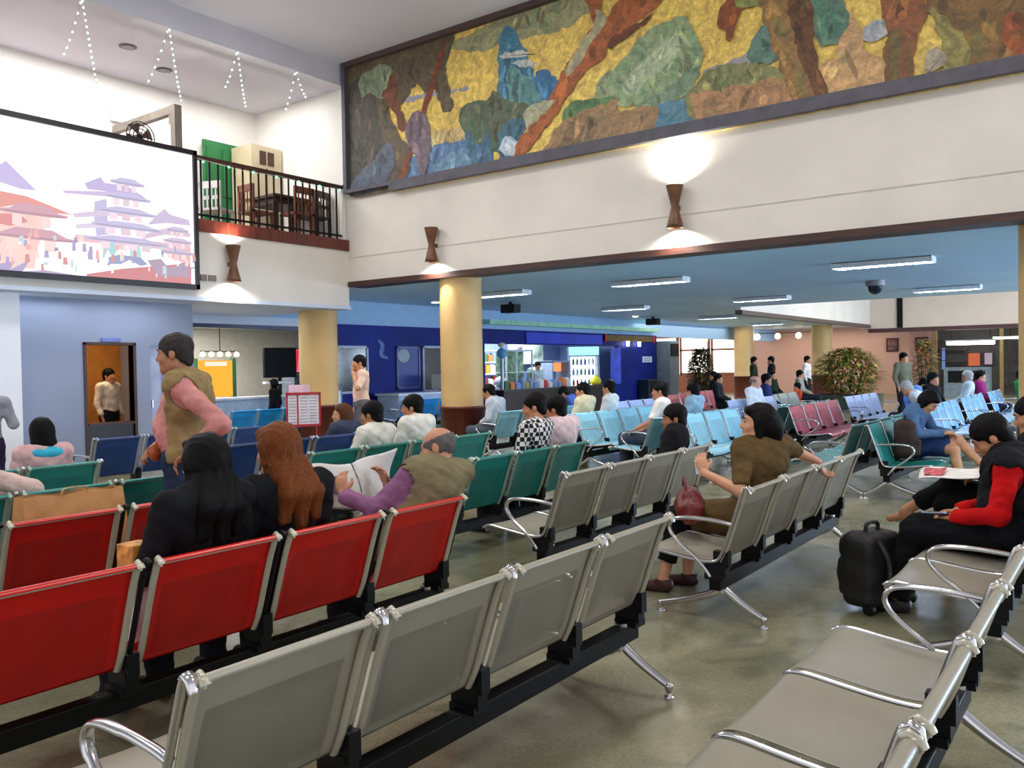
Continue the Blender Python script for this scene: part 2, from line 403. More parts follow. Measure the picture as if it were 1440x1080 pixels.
def flat_picture(name, polys, plane, axis, mats_of, parent=None, step=.0004, brush=0.0, dabs=0):
    """flat painted shapes, one over another, on a wall panel"""
    mb = MB(); mats = []
    for i, (c, pts) in enumerate(polys):
        m = mats_of(c)
        if m not in mats: mats.append(m)
        rnd = random.Random(i * 13 + 5); base_q = curve_poly(pts, 2) if brush else pts
        q = ragged(base_q, brush, rnd) if brush else base_q; d = plane - step * (i + 1) * 2
        vs = [(d, p[0], p[1]) if axis == 'x' else (p[0], d, p[1]) for p in q]
        mb.add(vs, [tuple(range(len(vs)))], mats.index(m))
        if dabs:      # brush dabs a little lighter or darker than their patch
            ys = [p[0] for p in base_q]; zs = [p[1] for p in base_q]; A_ = (max(ys) - min(ys)) * (max(zs) - min(zs))
            tones = [tuple(int(min(255, max(0, v * f + g))) for v, g in zip(c, gs)) for f, gs in ((.78, (0, 0, 0)), (1.18, (8, 6, 0)), (.95, (-8, 10, 4)))]
            for _ in range(int(min(60, 6 + A_ * dabs))):
                p = (rnd.uniform(min(ys), max(ys)), rnd.uniform(min(zs), max(zs)))
                if not inside(p, base_q): continue
                m2 = mats_of(rnd.choice(tones))
                if m2 not in mats: mats.append(m2)
                L_ = rnd.uniform(.06, .22); w_ = rnd.uniform(.02, .06); a = rnd.uniform(.9, 2.2)
                pol = [(p[0] + L_ * math.cos(a) * math.cos(t_) - w_ * math.sin(a) * math.sin(t_), p[1] + L_ * math.sin(a) * math.cos(t_) + w_ * math.cos(a) * math.sin(t_)) for t_ in [k * PI / 4 + rnd.uniform(-.2, .2) for k in range(8)]]
                if not all(inside(r_, base_q) for r_ in pol): continue
                dd = d - step * rnd.uniform(.6, 1.6)
                mb.add([(dd, r_[0], r_[1]) if axis == 'x' else (r_[0], dd, r_[1]) for r_ in pol], [tuple(range(8))], mats.index(m2))
    me = bpy.data.meshes.new(name); me.from_pydata(mb.v, [], mb.f)
    for m in mats: me.materials.append(m)
    me.polygons.foreach_set('material_index', mb.m)
    bm = bmesh.new(); bm.from_mesh(me); bmesh.ops.triangulate(bm, faces=bm.faces, ngon_method='EAR_CLIP')
    for v in bm.verts:   # keep every painted patch inside the panel
        if axis == 'x': v.co.y = min(max(v.co.y, -5), 11.2)
        v.co.z = min(max(v.co.z, 2.78 if axis == 'y' else 4.5), 6.83)
    bm.to_mesh(me); bm.free()
    o = bpy.data.objects.new(name, me); COL.objects.link(o)
    if parent: o.parent = parent
    return o
MURAL=[
 ((150, 150, 112),[(8.73,6.64),(6.87,6.88),(5.99,6.64),(6.53,6.36),(7.09,6.35),(7.61,6.41),(8.02,6.36),(8.44,6.44)]),
 ((200, 175, 120),[(10.09,5.32),(9.07,5.31),(7.90,5.27),(7.91,4.89),(8.77,4.92),(10.03,4.89)]),
 ((88, 120, 160),[(10.16,4.51),(9.95,4.88),(9.38,5.06),(8.62,5.09),(8.12,4.93),(7.92,4.60),(8.78,4.48)]),
 ((105, 140, 165),[(9.23,4.71),(9.00,4.88),(8.48,4.95),(8.20,4.77),(8.49,4.62),(8.93,4.57)]),
 ((150, 150, 165),[(9.92,6.02),(9.36,5.97),(8.46,5.88),(8.60,5.85),(9.36,5.89),(9.84,5.92)]),
 ((74, 124, 150),[(7.87,5.46),(7.83,6.34),(7.75,6.59),(7.64,6.64),(7.51,6.56),(7.37,6.28),(7.26,6.05),(7.14,5.74),(7.06,5.53),(6.95,5.30),(7.37,5.22),(7.84,5.31)]),
 ((62, 110, 150),[(7.14,5.82),(6.91,5.80),(6.72,5.59),(6.66,5.37),(6.85,5.28),(7.06,5.34)]),
 ((95, 140, 140),[(7.62,6.02),(7.42,5.92),(7.20,5.69),(7.04,5.32),(7.50,5.41),(7.68,5.71)]),
 ((195, 195, 185),[(7.84,6.24),(7.48,6.21),(7.16,6.12),(7.35,6.10),(7.59,6.13)]),
 ((185, 190, 185),[(7.59,6.05),(7.29,6.04),(7.12,5.94),(7.35,5.95)]),
 ((92, 102, 82),[(8.63,5.38),(8.58,5.60),(8.35,5.63),(8.06,5.61),(7.96,5.74),(7.73,5.56),(7.30,5.39),(7.01,5.21),(6.96,5.01),(7.24,4.83),(7.51,4.72),(7.92,4.78),(8.19,4.94),(8.40,5.07),(8.54,5.21)]),
 ((70, 110, 130),[(8.54,5.28),(8.36,5.07),(8.25,4.65),(8.14,4.63),(8.16,4.93),(8.07,5.21),(7.95,4.65),(7.84,4.65),(7.85,5.04),(7.61,5.22),(7.30,5.11),(7.38,4.85),(7.71,4.61),(8.06,4.58),(8.37,4.60)]),
 ((175, 190, 205),[(7.83,4.85),(7.71,4.99),(7.51,4.90),(7.46,4.74),(7.62,4.66),(7.78,4.73)]),
 ((95, 84, 64),[(11.14,6.83),(10.23,6.81),(9.34,6.78),(8.73,6.77),(8.76,6.56),(8.89,6.34),(8.84,6.01),(8.76,5.65),(8.94,5.60),(9.13,5.98),(9.36,5.98),(9.51,6.17),(9.76,5.97),(9.97,5.89),(10.14,6.04),(10.21,5.82),(9.98,5.48),(9.78,5.20),(9.67,4.95),(9.79,4.67),(10.04,4.52),(11.21,4.58)]),
 ((70, 66, 58),[(11.15,6.43),(10.67,6.42),(10.43,5.98),(10.35,5.48),(10.11,5.02),(10.21,4.67),(10.55,4.59),(11.21,4.60)]),
 ((120, 136, 108),[(10.88,6.54),(10.58,6.64),(10.19,6.63),(10.06,6.46),(10.13,6.19),(10.37,6.07),(10.61,6.23),(10.82,6.16)]),
 ((110, 66, 46),[(10.12,6.47),(9.99,6.37),(9.91,5.88),(9.77,5.52),(9.92,5.47),(10.04,5.79),(10.34,6.14),(10.20,6.23)]),
 ((120, 64, 40),[(8.94,6.71),(8.82,6.80),(8.85,6.67),(9.11,6.12),(9.37,5.52),(9.70,4.96),(9.94,4.55),(10.08,4.57),(9.83,4.98),(9.50,5.54),(9.23,6.11)]),
 ((116, 100, 112),[(9.82,5.48),(9.65,5.69),(9.43,5.67),(9.25,5.45),(9.22,5.21),(9.33,4.75),(9.46,4.60),(9.54,4.93),(9.73,5.20)]),
 ((84, 92, 110),[(11.08,4.80),(10.54,5.09),(10.22,5.34),(10.03,5.07),(10.17,4.73),(10.55,4.56),(11.08,4.57)]),
 ((138, 156, 118),[(6.16,5.23),(6.03,5.50),(5.83,5.59),(5.63,5.72),(5.45,5.91),(5.15,6.03),(4.82,6.03),(4.68,5.95),(4.58,5.71),(4.50,5.47),(4.59,5.26),(4.68,5.06),(4.95,4.99),(5.30,4.96),(5.79,5.08),(6.02,5.12)]),
 ((165, 180, 148),[(5.68,5.35),(5.40,5.58),(5.13,5.74),(4.87,5.81),(4.82,5.63),(5.03,5.45),(5.35,5.30),(5.57,5.15)]),
 ((118, 140, 115),[(5.41,5.02),(5.03,5.14),(4.67,5.32),(4.58,5.25),(4.73,5.05),(5.04,4.95)]),
 ((92, 128, 84),[(6.71,5.07),(6.54,5.26),(6.25,5.27),(6.02,5.20),(5.77,5.21),(5.77,5.09),(6.13,5.06),(6.61,4.98)]),
 ((90, 130, 150),[(5.19,4.94),(4.93,4.98),(4.58,4.93),(4.58,4.61),(5.27,4.63)]),
 ((150, 122, 88),[(7.04,4.57),(6.89,4.82),(6.74,4.99),(6.54,5.08),(6.02,5.12),(5.77,5.15),(5.73,4.97),(5.19,4.96),(5.23,4.66),(5.91,4.61),(6.62,4.56)]),
 ((122, 102, 76),[(6.87,4.60),(6.64,4.77),(6.59,4.97),(6.43,5.04),(6.47,4.75),(6.25,4.99),(6.11,4.92),(6.17,4.65),(6.62,4.56)]),
 ((160, 92, 52),[(6.27,6.71),(5.99,6.64),(6.04,6.39),(5.91,6.30),(5.66,6.55),(5.08,6.39),(5.18,6.25),(5.44,6.14),(5.71,6.05),(5.94,5.91),(6.01,5.73),(6.22,5.66),(6.42,5.52),(6.61,5.36),(6.76,5.18),(6.96,4.99),(7.22,4.76),(7.54,4.63),(7.48,4.87),(7.11,5.23),(6.90,5.40),(6.72,5.65),(6.41,5.99),(6.14,6.26),(6.20,6.48)]),
 ((165, 160, 128),[(6.09,6.45),(5.93,6.33),(6.02,6.11),(6.21,5.98),(6.38,5.78),(6.58,5.62),(6.60,5.76),(6.33,6.07),(6.14,6.26)]),
 ((170, 170, 140),[(7.39,5.28),(7.08,5.37),(6.78,5.37),(6.98,5.20),(7.24,5.06),(7.35,4.96),(7.32,5.14)]),
 ((110, 62, 40),[(5.94,5.93),(5.78,6.03),(5.49,6.10),(5.19,6.19),(5.32,6.07),(5.62,5.96),(5.82,5.85)]),
 ((150, 150, 155),[(4.48,5.28),(4.14,5.31),(3.90,5.34),(3.88,5.25),(4.24,5.21),(4.45,5.16)]),
 ((92, 122, 112),[(3.92,5.30),(3.80,5.57),(3.69,5.63),(3.59,5.41),(3.56,5.20),(3.74,5.18)]),
 ((92, 122, 104),[(3.15,5.87),(2.81,5.77),(2.67,5.46),(2.70,5.32),(2.83,5.23),(3.03,5.23),(3.11,5.48)]),
 ((130, 132, 88),[(4.77,4.95),(4.58,5.13),(4.43,5.25),(4.05,5.25),(3.59,5.12),(3.42,4.89),(3.35,4.67),(3.87,4.63),(4.58,4.62)]),
 ((165, 128, 92),[(4.71,5.01),(4.33,4.99),(3.87,4.95),(3.40,4.97),(3.32,4.63),(3.87,4.59),(4.53,4.59),(4.63,4.78)]),
 ((130, 74, 44),[(4.32,5.84),(4.25,6.02),(4.09,6.12),(3.80,6.04),(3.84,5.91),(3.97,5.89),(4.08,5.74),(4.14,5.53),(4.21,5.69)]),
 ((130, 140, 80),[(4.09,6.03),(3.96,6.09),(3.76,6.03),(3.78,5.92),(3.95,5.91)]),
 ((186, 150, 106),[(3.09,4.91),(2.95,5.08),(2.83,5.05),(2.78,5.25),(2.70,5.40),(2.64,5.61),(2.60,5.32),(2.54,5.33),(2.53,5.08),(2.36,4.94),(2.27,4.81),(2.28,4.63),(2.96,4.64)]),
 ((160, 165, 170),[(2.56,5.33),(2.26,5.39),(2.23,5.19),(2.51,5.17)]),
 ((136, 106, 66),[(3.76,6.03),(3.39,5.93),(3.36,5.55),(3.31,5.31),(3.18,5.13),(3.06,4.92),(2.95,4.62),(3.32,4.61),(3.44,4.89),(3.54,5.18),(3.64,5.53)]),
 ((100, 68, 44),[(3.38,5.93),(3.14,5.86),(3.09,5.56),(3.11,5.30),(3.00,4.90),(2.95,4.62),(3.06,4.63),(3.16,4.90),(3.26,5.15),(3.34,5.46)]),
 ((126, 78, 48),[(2.35,5.65),(1.88,5.52),(1.92,5.19),(2.00,4.89),(2.03,4.64),(2.28,4.65),(2.31,4.95),(2.28,5.25)]),
 ((110, 92, 52),[(2.28,5.12),(2.14,5.24),(2.13,4.84),(2.19,4.66),(2.28,4.67)]),
 ((120, 90, 50),[(1.88,5.52),(0.96,5.27),(0.58,5.17),(0.58,4.57),(1.35,4.62),(1.59,4.80),(1.73,5.14)]),
 ((134, 126, 72),[(1.84,5.40),(1.69,5.21),(1.51,4.96),(1.46,4.66),(1.70,4.65),(1.71,4.90)]),
 ((150, 80, 40),[(1.15,5.07),(0.96,5.10),(0.58,4.93),(0.58,4.60),(1.02,4.62)]),
 ((150, 140, 125),[(1.91,4.84),(1.77,4.95),(1.68,4.74),(1.80,4.66),(1.88,4.64)]),
]
SCREEN=[
 ((176, 160, 214),[(4.62,4.06),(4.71,4.13),(4.84,4.01),(5.06,3.82),(4.87,3.81),(4.61,3.86)]),
 ((215, 120, 110),[(4.61,3.75),(4.94,3.73),(5.23,3.65),(5.50,3.57),(5.24,3.56),(4.88,3.62),(4.60,3.54)]),
 ((240, 190, 180),[(4.60,3.54),(4.88,3.60),(5.10,3.56),(5.15,3.32),(5.05,3.08),(5.01,2.83),(4.58,2.72)]),
 ((205, 110, 110),[(4.60,3.47),(4.84,3.50),(4.96,3.41),(4.73,3.33),(4.60,3.35)]),
 ((170, 150, 205),[(5.67,4.01),(5.89,4.13),(5.94,4.06),(6.26,4.07),(6.55,3.93),(6.28,3.95),(5.98,3.95),(5.71,3.94)]),
 ((186, 160, 205),[(5.38,3.87),(5.98,3.95),(6.41,3.97),(6.53,3.89),(5.98,3.88),(5.41,3.84)]),
 ((170, 165, 205),[(5.80,3.79),(5.96,3.85),(5.97,3.66),(5.98,3.37),(5.81,3.33),(5.78,3.63)]),
 ((200, 175, 205),[(5.50,3.59),(5.97,3.70),(6.48,3.73),(6.44,3.66),(5.97,3.62),(5.53,3.54)]),
 ((205, 185, 215),[(5.53,3.45),(5.97,3.54),(6.54,3.55),(6.48,3.49),(5.97,3.46),(5.55,3.40)]),
 ((180, 160, 200),[(6.54,3.57),(6.72,3.76),(6.81,3.83),(6.89,3.76),(7.19,3.72),(7.21,3.64),(6.82,3.63)]),
 ((195, 165, 190),[(6.45,3.42),(6.80,3.55),(7.21,3.53),(7.20,3.47),(6.80,3.46),(6.47,3.36)]),
 ((225, 165, 175),[(5.52,3.32),(6.26,3.34),(7.20,3.36),(7.20,3.24),(6.26,3.25),(5.54,3.23)]),
 ((140, 195, 205),[(5.90,3.27),(6.06,3.30),(6.08,3.17),(6.03,3.03),(5.96,3.16),(5.88,3.01)]),
 ((140, 205, 205),[(6.28,3.31),(6.41,3.32),(6.42,3.16),(6.46,3.01),(6.34,3.14),(6.26,3.05)]),
 ((120, 130, 175),[(5.96,3.06),(6.11,3.11),(6.42,3.10),(6.53,3.01),(6.42,2.98),(6.26,3.05),(6.13,2.98),(5.97,2.97)]),
 ((190, 95, 100),[(5.66,2.81),(6.15,2.92),(7.21,3.09),(7.20,2.75),(6.25,2.71),(5.66,2.71)]),
 ((150, 120, 150),[(6.52,3.07),(6.73,3.11),(6.85,2.98),(7.15,3.13),(7.19,2.88),(6.67,2.86)]),
 ((150, 130, 180),[(4.58,2.85),(4.78,2.90),(4.71,2.79),(4.95,2.93),(4.86,2.76),(5.12,2.82),(5.56,2.74),(5.11,2.69),(4.58,2.71)]),
 ((225, 150, 150),[(6.74,3.23),(7.20,3.30),(7.19,3.07),(6.94,3.11)]),
]
t = empty('wall_mural', (XW, 4, 4.48), 0, 'long landscape mural of trees and cliffs on a golden sky, high on the wall', 'mural')
def child_world(o): o.matrix_parent_inverse = o.parent.matrix_world.inverted() if False else Matrix.Translation(-Vector(o.parent.location)); return o
b = MB(); b.box(XW - .05, -5, 4.48, XW, 10.13, 6.845); b.box(XW - .025, 10.13, 4.58, XW, 11.24, 6.845)
child_world(b.build('panel', painted('mural_gold', MUR_SKY), t))
child_world(flat_picture('painted_scene', MURAL, XW - .05, 'x', lambda c: painted('mural_%d_%d_%d' % c, c), t, brush=.028, dabs=26))
dg = mat('mural_grey_border', (84, 82, 92), .6, 0, .1)
b = MB(); b.box(XW - .145, -5, 4.48, XW - .05, 10.13, 4.64); b.box(XW - .145, 10.13, 4.58, XW - .02, 11.24, 4.64)
child_world(b.build('bottom_border', dg, t))
b = MB(); b.box(XW - .145, -5, 6.77, XW - .02, 11.24, 6.86)
child_world(b.build('top_border', mat('mural_brown_border', (78, 60, 56), .6), t))
b = MB(); b.box(XW - .145, 11.16, 4.64, XW - .02, 11.24, 6.77)
child_world(b.build('side_border', dg, t))

# LED screen hung on the balcony front
t = empty('video_screen', (4.8, 11.2, 2.72), 0, 'huge bright video screen showing pale pagodas, hung on the balcony front', 'screen')
SCR = glow('screen_white', (255, 252, 255), 1.25)
b = MB(); b.box(2.4, 11.2, 2.78, 7.27, 11.27, 4.68); child_world(b.build('display', SCR, t))
def tiers(cx, z, ws, hh, roof, body):
    for w in ws:
        n = max(3, int(w * 7))
        for k in range(n):
            x0 = cx - w * .62 + k * w * 1.24 / n
            SCREEN.append((body if k % 2 else tuple(min(255, v + 22) for v in body), [(x0, z), (x0 + w * .8 / n, z), (x0 + w * .8 / n, z + hh * .55), (x0, z + hh * .55)]))
        z += hh * .5
        SCREEN.append((roof, [(cx - w, z + .035), (cx - w * .96, z), (cx - w * .5, z - .012), (cx + w * .5, z - .012), (cx + w * .96, z), (cx + w, z + .035), (cx + w * .72, z + .045), (cx + w * .4, z + hh * .42), (cx - w * .4, z + hh * .42), (cx - w * .72, z + .045)]))
        SCREEN.append((tuple(int(v * .8) for v in roof), [(cx - w * .96, z), (cx + w * .96, z), (cx + w * .8, z + .022), (cx - w * .8, z + .022)]))
        z += hh * .5
tiers(6.25, 3.18, (.62, .52, .43, .34, .25), .20, (176, 164, 208), (214, 178, 196))
tiers(6.98, 3.12, (.27, .23, .18), .16, (186, 164, 200), (226, 184, 190))
tiers(5.0, 3.05, (.55, .42), .30, (190, 130, 150), (236, 180, 170))
_r = random.Random(21)
for k in range(70):
    x0 = _r.uniform(4.4, 7.2); z0 = _r.uniform(2.80, 3.22); w = _r.uniform(.02, .07); hh = _r.uniform(.03, .14)
    SCREEN.append((_r.choice([(200, 110, 110), (150, 130, 180), (240, 200, 190), (170, 200, 205), (120, 120, 160), (250, 236, 230), (226, 150, 140)]), [(x0, z0), (x0 + w, z0 + .01), (x0 + w * .8, z0 + hh), (x0 + w * .1, z0 + hh * .9)]))
child_world(flat_picture('screen_image', SCREEN, 11.2, 'y', lambda c: glow('screen_%d_%d_%d' % c, tuple(int(v * .68 + 255 * .32) for v in c), 1.05), t))
b = MB(); b.box(2.35, 11.16, 4.68, 7.33, 11.29, 4.75); b.box(2.35, 11.16, 2.71, 7.33, 11.29, 2.78); b.box(7.27, 11.16, 2.71, 7.33, 11.29, 4.75)
child_world(b.build('frame', mat('screen_frame_black', (26, 22, 30), .4), t))

# balcony rail
t = empty('balcony_railing', (8.8, 11.34, 3.78), 0, 'dark balcony railing with thin upright bars beside the video screen', 'railing')
b = MB(); b.box(2.4, 11.31, 4.68, 10.36, 11.39, 4.74); child_world(b.build('handrail', darkwood, t))
b = MB(); b.box(2.4, 11.335, 3.84, 10.36, 11.365, 3.87); child_world(b.build('bottom_rail', blacksteel, t))
k = 0; x = 7.36
while x < 10.36:
    b = MB(); b.box(x - .011, 11.339, 3.78, x + .011, 11.361, 4.68); child_world(b.build('baluster', blacksteel, t)); x += .149
b = MB(); b.box(10.3, 11.31, 3.78, 10.37, 11.39, 4.76); child_world(b.build('newel_post', cream, t))

# wall lamps: hourglass wood shades, light thrown up and down
woodshade = mat('wood_lamp_shade', (104, 66, 36), .4, 0, .2, 5, .1, 20)
bulb_hot = glow('lamp_bulb', (255, 240, 214), 14)
bulb_off = mat('lamp_bulb_unlit', (200, 196, 186), .4)
def spot(loc, target, power, size, blend=.6, color=(1, .94, .86), rad=.05):
    l = bpy.data.lights.new('spot_lamp', 'SPOT'); l.energy = power; l.spot_size = size; l.spot_blend = blend; l.color = color; l.shadow_soft_size = rad
    o = bpy.data.objects.new('lamp_light', l); COL.objects.link(o); o.location = loc
    o.rotation_euler = (Vector(target) - Vector(loc)).to_track_quat('-Z', 'Y').to_euler(); return o
def sconce(x, y, z, nx, ny, label, up=True, e=38):
    t = empty('wall_lamp', (x, y, z), 0, label, 'lamp')
    cx, cy = nx * .13, ny * .13
    b = MB(); b.lathe([(.115, .28), (.10, .22), (.07, .1), (.048, 0), (.07, -.1), (.10, -.22), (.115, -.28), (.095, -.275), (.06, -.12), (.03, -.02), (.03, .02), (.06, .12), (.095, .275), (.115, .28)], (cx, cy, 0), 24)
    b.build('shade', woodshade, t)
    b = MB(); b.box(min(0, cx) - .02 if ny else 0, min(0, cy) if ny else -.02, -.03, .02 if ny else cx, max(0, cy) if ny else .02, .03)
    if nx: b = MB(); b.box(cx, -.02, -.03, 0, .02, .03)
    b.build('bracket', woodshade, t)
    for s_, on in ((1, up), (-1, True)):
        b = MB(); b.lathe([(.01, -.04), (.045, -.02), (.055, .02), (.03, .05), (.005, .06)], (cx, cy, s_ * .2), 14)
        b.build('bulb', bulb_hot if on else bulb_off, t)
        if on:
            spot((x + cx, y + cy, z + s_ * .285), (x + cx * .35, y + cy * .35, z + s_ * 1.2), e, 2.6, .9)
sconce(XW, 4.9, 3.56, -1, 0, 'hourglass wooden wall lamp glowing up and down, on the right wall', True, 150)
sconce(XW, 9.2, 3.48, -1, 0, 'hourglass wooden wall lamp above the yellow column, lit only below', False, 110)
sconce(7.92, YB, 3.14, 0, -1, 'hourglass wooden wall lamp on the balcony front beside the video screen', True, 110)
b = MB(); b.box(7.42, 11.27, 2.86, 7.52, 11.3, 2.95); b.box(7.56, 11.27, 2.86, 7.68, 11.3, 2.95)
tag(b.build('wall_switch', mat('grey_switch', (120, 112, 100), .5)), 'pair of small grey switch plates on the balcony front beside the lamp', 'switch')

# fluorescent fixtures under the gallery ceiling
def fixture(x, y, L, label, on=True, estr=7):
    t = empty('ceiling_light', (x, y, ZS), 0, label, 'ceiling light', 'fluorescent fittings on the gallery ceiling')
    b = MB(); b.box(-.16, -L / 2, -.085, -.145, L / 2, 0); b.box(.145, -L / 2, -.085, .16, L / 2, 0); b.box(-.16, -L / 2, -.012, .16, L / 2, 0)
    b.box(-.16, -L / 2 - .012, -.085, .16, -L / 2, 0); b.box(-.16, L / 2, -.085, .16, L / 2 + .012, 0)
    b.build('housing', mat('fitting_white', (214, 218, 224), .4), t)
    b = MB()
    for sx in (-.07, .07): b.tube([(sx, -L / 2 + .03, -.03), (sx, L / 2 - .03, -.03)], .014, 8)
    b.build('tube', glow('cool_tube', (214, 232, 255), estr), t)
    b = MB(); n = 12
    for i in range(n):
        y0 = -L / 2 + (i + .5) * L / n; b.box(-.145, y0 - .004, -.085, .145, y0 + .004, -.045)
    b.build('louvre', mat('louvre_metal', (170, 178, 186), .3, .7), t)
    return t
FX = [(13.6, 3.1, 'first-row ceiling light above the right side of the hall, louvred'), (13.6, 7.0, 'louvred ceiling light in the nearest row, right of the tall yellow column'), (13.6, 10.4, 'louvred ceiling light showing just right of the yellow column top'),
      (19.6, 3.2, 'middle-row ceiling light farthest to the right'), (19.2, 7.0, 'middle-row ceiling light between two brighter neighbours'), (19.6, 10.8, 'middle-row ceiling light near the blue kiosk'),
      (25.9, 10.9, 'far ceiling light beyond the blue kiosk'), (13.6, -.8, 'nearest-row ceiling light out towards the right picture edge'), (19.6, -.6, 'middle-row ceiling light beyond the right column'), (32.0, 11.5, 'farthest ceiling light before the brick wall')]
for i, (x, y, l) in enumerate(FX): fixture(x, y, 1.4 if i < 3 else 1.25, l, True, 170)
# cameras and speakers on the ceiling
t = empty('dome_camera', (17.0, 4.0, ZS), 0, 'dark dome camera on the blue-grey ceiling at right', 'camera')
b = MB(); b.lathe([(.17, -.1), (.18, 0)], n=20); b.build('mount', mat('grey_mount', (120, 124, 130), .4), t)
b = MB(); b.lathe([(.01, -.26), (.07, -.24), (.12, -.19), (.14, -.1)], n=20); b.build('dome', mat('smoked_dome', (26, 30, 40), .12), t)
for x, y, l in ((15.9, 11.8, 'black ceiling speaker box right of the yellow column'), (24.5, 12.5, 'small black ceiling box over the kiosk front')):
    t = empty('ceiling_speaker', (x, y, ZS), 0, l, 'speaker')
    b = MB(); b.box(-.13, -.2, -.26, .13, .2, -.06); b.build('cabinet', blackplastic, t, .01)
    b = MB(); b.box(-.03, -.03, -.06, .03, .03, 0); b.build('bracket', blacksteel, t)
# downlights of the gallery ceiling
for i, (x, y, l) in enumerate(((14.5, 12.9, 'small round downlight over the navy wall left of the kiosk'), (23.5, 12.6, 'small round downlight in front of the kiosk sign'))):
    t = empty('downlight', (x, y, ZS), 0, l, 'ceiling light')
    b = MB(); b.lathe([(.11, -.02), (.12, 0)], n=20); b.build('ring', mat('fitting_white', (214, 218, 224), .4), t)
    b = MB(); b.lathe([(.08, -.03), (.085, -.02)], n=20); b.build('lens', glow('downlight_lens', (230, 235, 255), 30), t)
# recessed rings in the high ceilings
for x, y, l in ((7.0, 12.4, 'dark recessed ring in the balcony ceiling nearest the light strings'), (7.9, 12.9, 'dark recessed ring in the balcony ceiling over the green door')):
    t = empty('ceiling_light', (x, y, 6.483), 0, l, 'ceiling light')
    b = MB(); b.lathe([(.13, -.012), (.13, 0)], n=24); b.build('ring', mat('dim_ring', (90, 88, 92), .5), t)
    b = MB(); b.lathe([(.09, -.02), (.09, -.012)], n=24); b.build('lens', mat('dim_lens', (60, 60, 64), .2), t)
# string lights hanging in tents over the balcony front
led = glow('string_led', (225, 255, 244), 5)
cordm = mat('clear_cord', (176, 196, 190), .4)
TENTS = [((5.71, 6.46), ((5.97, 4.86), (5.44, 5.6)), 'leftmost hanging string of white lights in front of the balcony ceiling'),
         ((6.96, 6.47), ((7.13, 5.42), (6.6, 5.55)), 'second hanging string of white lights from the left, over the video screen'),
         ((8.11, 6.47), ((8.24, 5.6), (7.86, 5.8)), 'third hanging string of white lights, left of the green door'),
         ((9.24, 6.47), ((9.45, 6.05), (9.0, 5.72)), 'rightmost short hanging string of greenish lights near the mural')]
for (ax, az), ends, l in TENTS:
    t = empty('string_lights', (ax, 11.22, az), 0, l, 'string lights')
    for j, (ex, ez) in enumerate(ends):
        pts = [Vector((0, 0, 0)) * (1 - u) + Vector((ex - ax, 0, ez - az)) * u + Vector((0, 0, -.06 * math.sin(PI * u))) for u in [i / 12 for i in range(13)]]
        b = MB(); b.tube(pts, .0035, 5, up=(0, 1, 0)); s_ = b.build('cord', cordm, t)
        b = MB(); n = max(6, int((az - ez) / (.07 if j == 0 else .12)))
        for i in range(n):
            u = (i + .5) / n; p = Vector((ex - ax, 0, ez - az)) * u + Vector((0, -.008, -.06 * math.sin(PI * u)))
            r = .013; b.lathe([(.002, -r), (r * .8, -r * .5), (r, 0), (r * .8, r * .5), (.002, r)], p, 6)
        b.build('bulbs', led, s_)
t = empty('string_lights', (8.9, 11.28, 4.66), 0, 'row of green fairy lights along the balcony handrail', 'string lights')
b = MB(); b.tube([(-1.5, 0, .02), (-.7, 0, -.03), (0, 0, .01), (.7, 0, -.03), (1.4, 0, .01)], .004, 5, up=(0, 1, 0)); s_ = b.build('cord', cordm, t)
b = MB()
for i in range(7):
    u = -1.4 + i * .45; b.lathe([(.003, -.02), (.018, -.01), (.02, 0), (.018, .01), (.003, .02)], (u, -.01, -.02), 8)
b.build('bulbs', glow('green_led', (120, 235, 170), 3), s_)
# ------------------------------------------------------------------ beam benches
BACK = [(.165, .372), (.150, .40), (.128, .45), (.104, .52), (.080, .59), (.056, .66), (.034, .72), (.014, .765), (.003, .787), (-.008, .797), (-.020, .795), (-.026, .785)]
SEAT = [(.182, .384), (.235, .376), (.31, .378), (.40, .388), (.49, .400), (.57, .409), (.615, .409), (.645, .402), (.662, .386), (.668, .366), (.664, .352)]
_BM = {}
PAL = {  # sheet colour, perforated?, side hem colour, divider material
    'grey': ((158, 153, 138), True, (188, 184, 166), chrome),
    'red': ((196, 16, 14), False, (196, 192, 172), blackplastic),
    'teal': ((16, 128, 120), False, (150, 176, 164), chrome),
    'blue': ((32, 66, 128), False, (150, 160, 176), chrome),
    'cyan': ((150, 212, 230), False, (170, 200, 210), chrome),
    'lavender': ((176, 192, 232), False, (190, 200, 224), chrome),
    'maroon': ((168, 40, 60), False, (210, 150, 160), chrome),
    'brightblue': ((110, 176, 220), False, (150, 190, 214), chrome),
    'neonblue': ((36, 160, 240), False, (90, 180, 240), chrome),
    'stone': ((150, 160, 150), False, (170, 176, 168), chrome)}
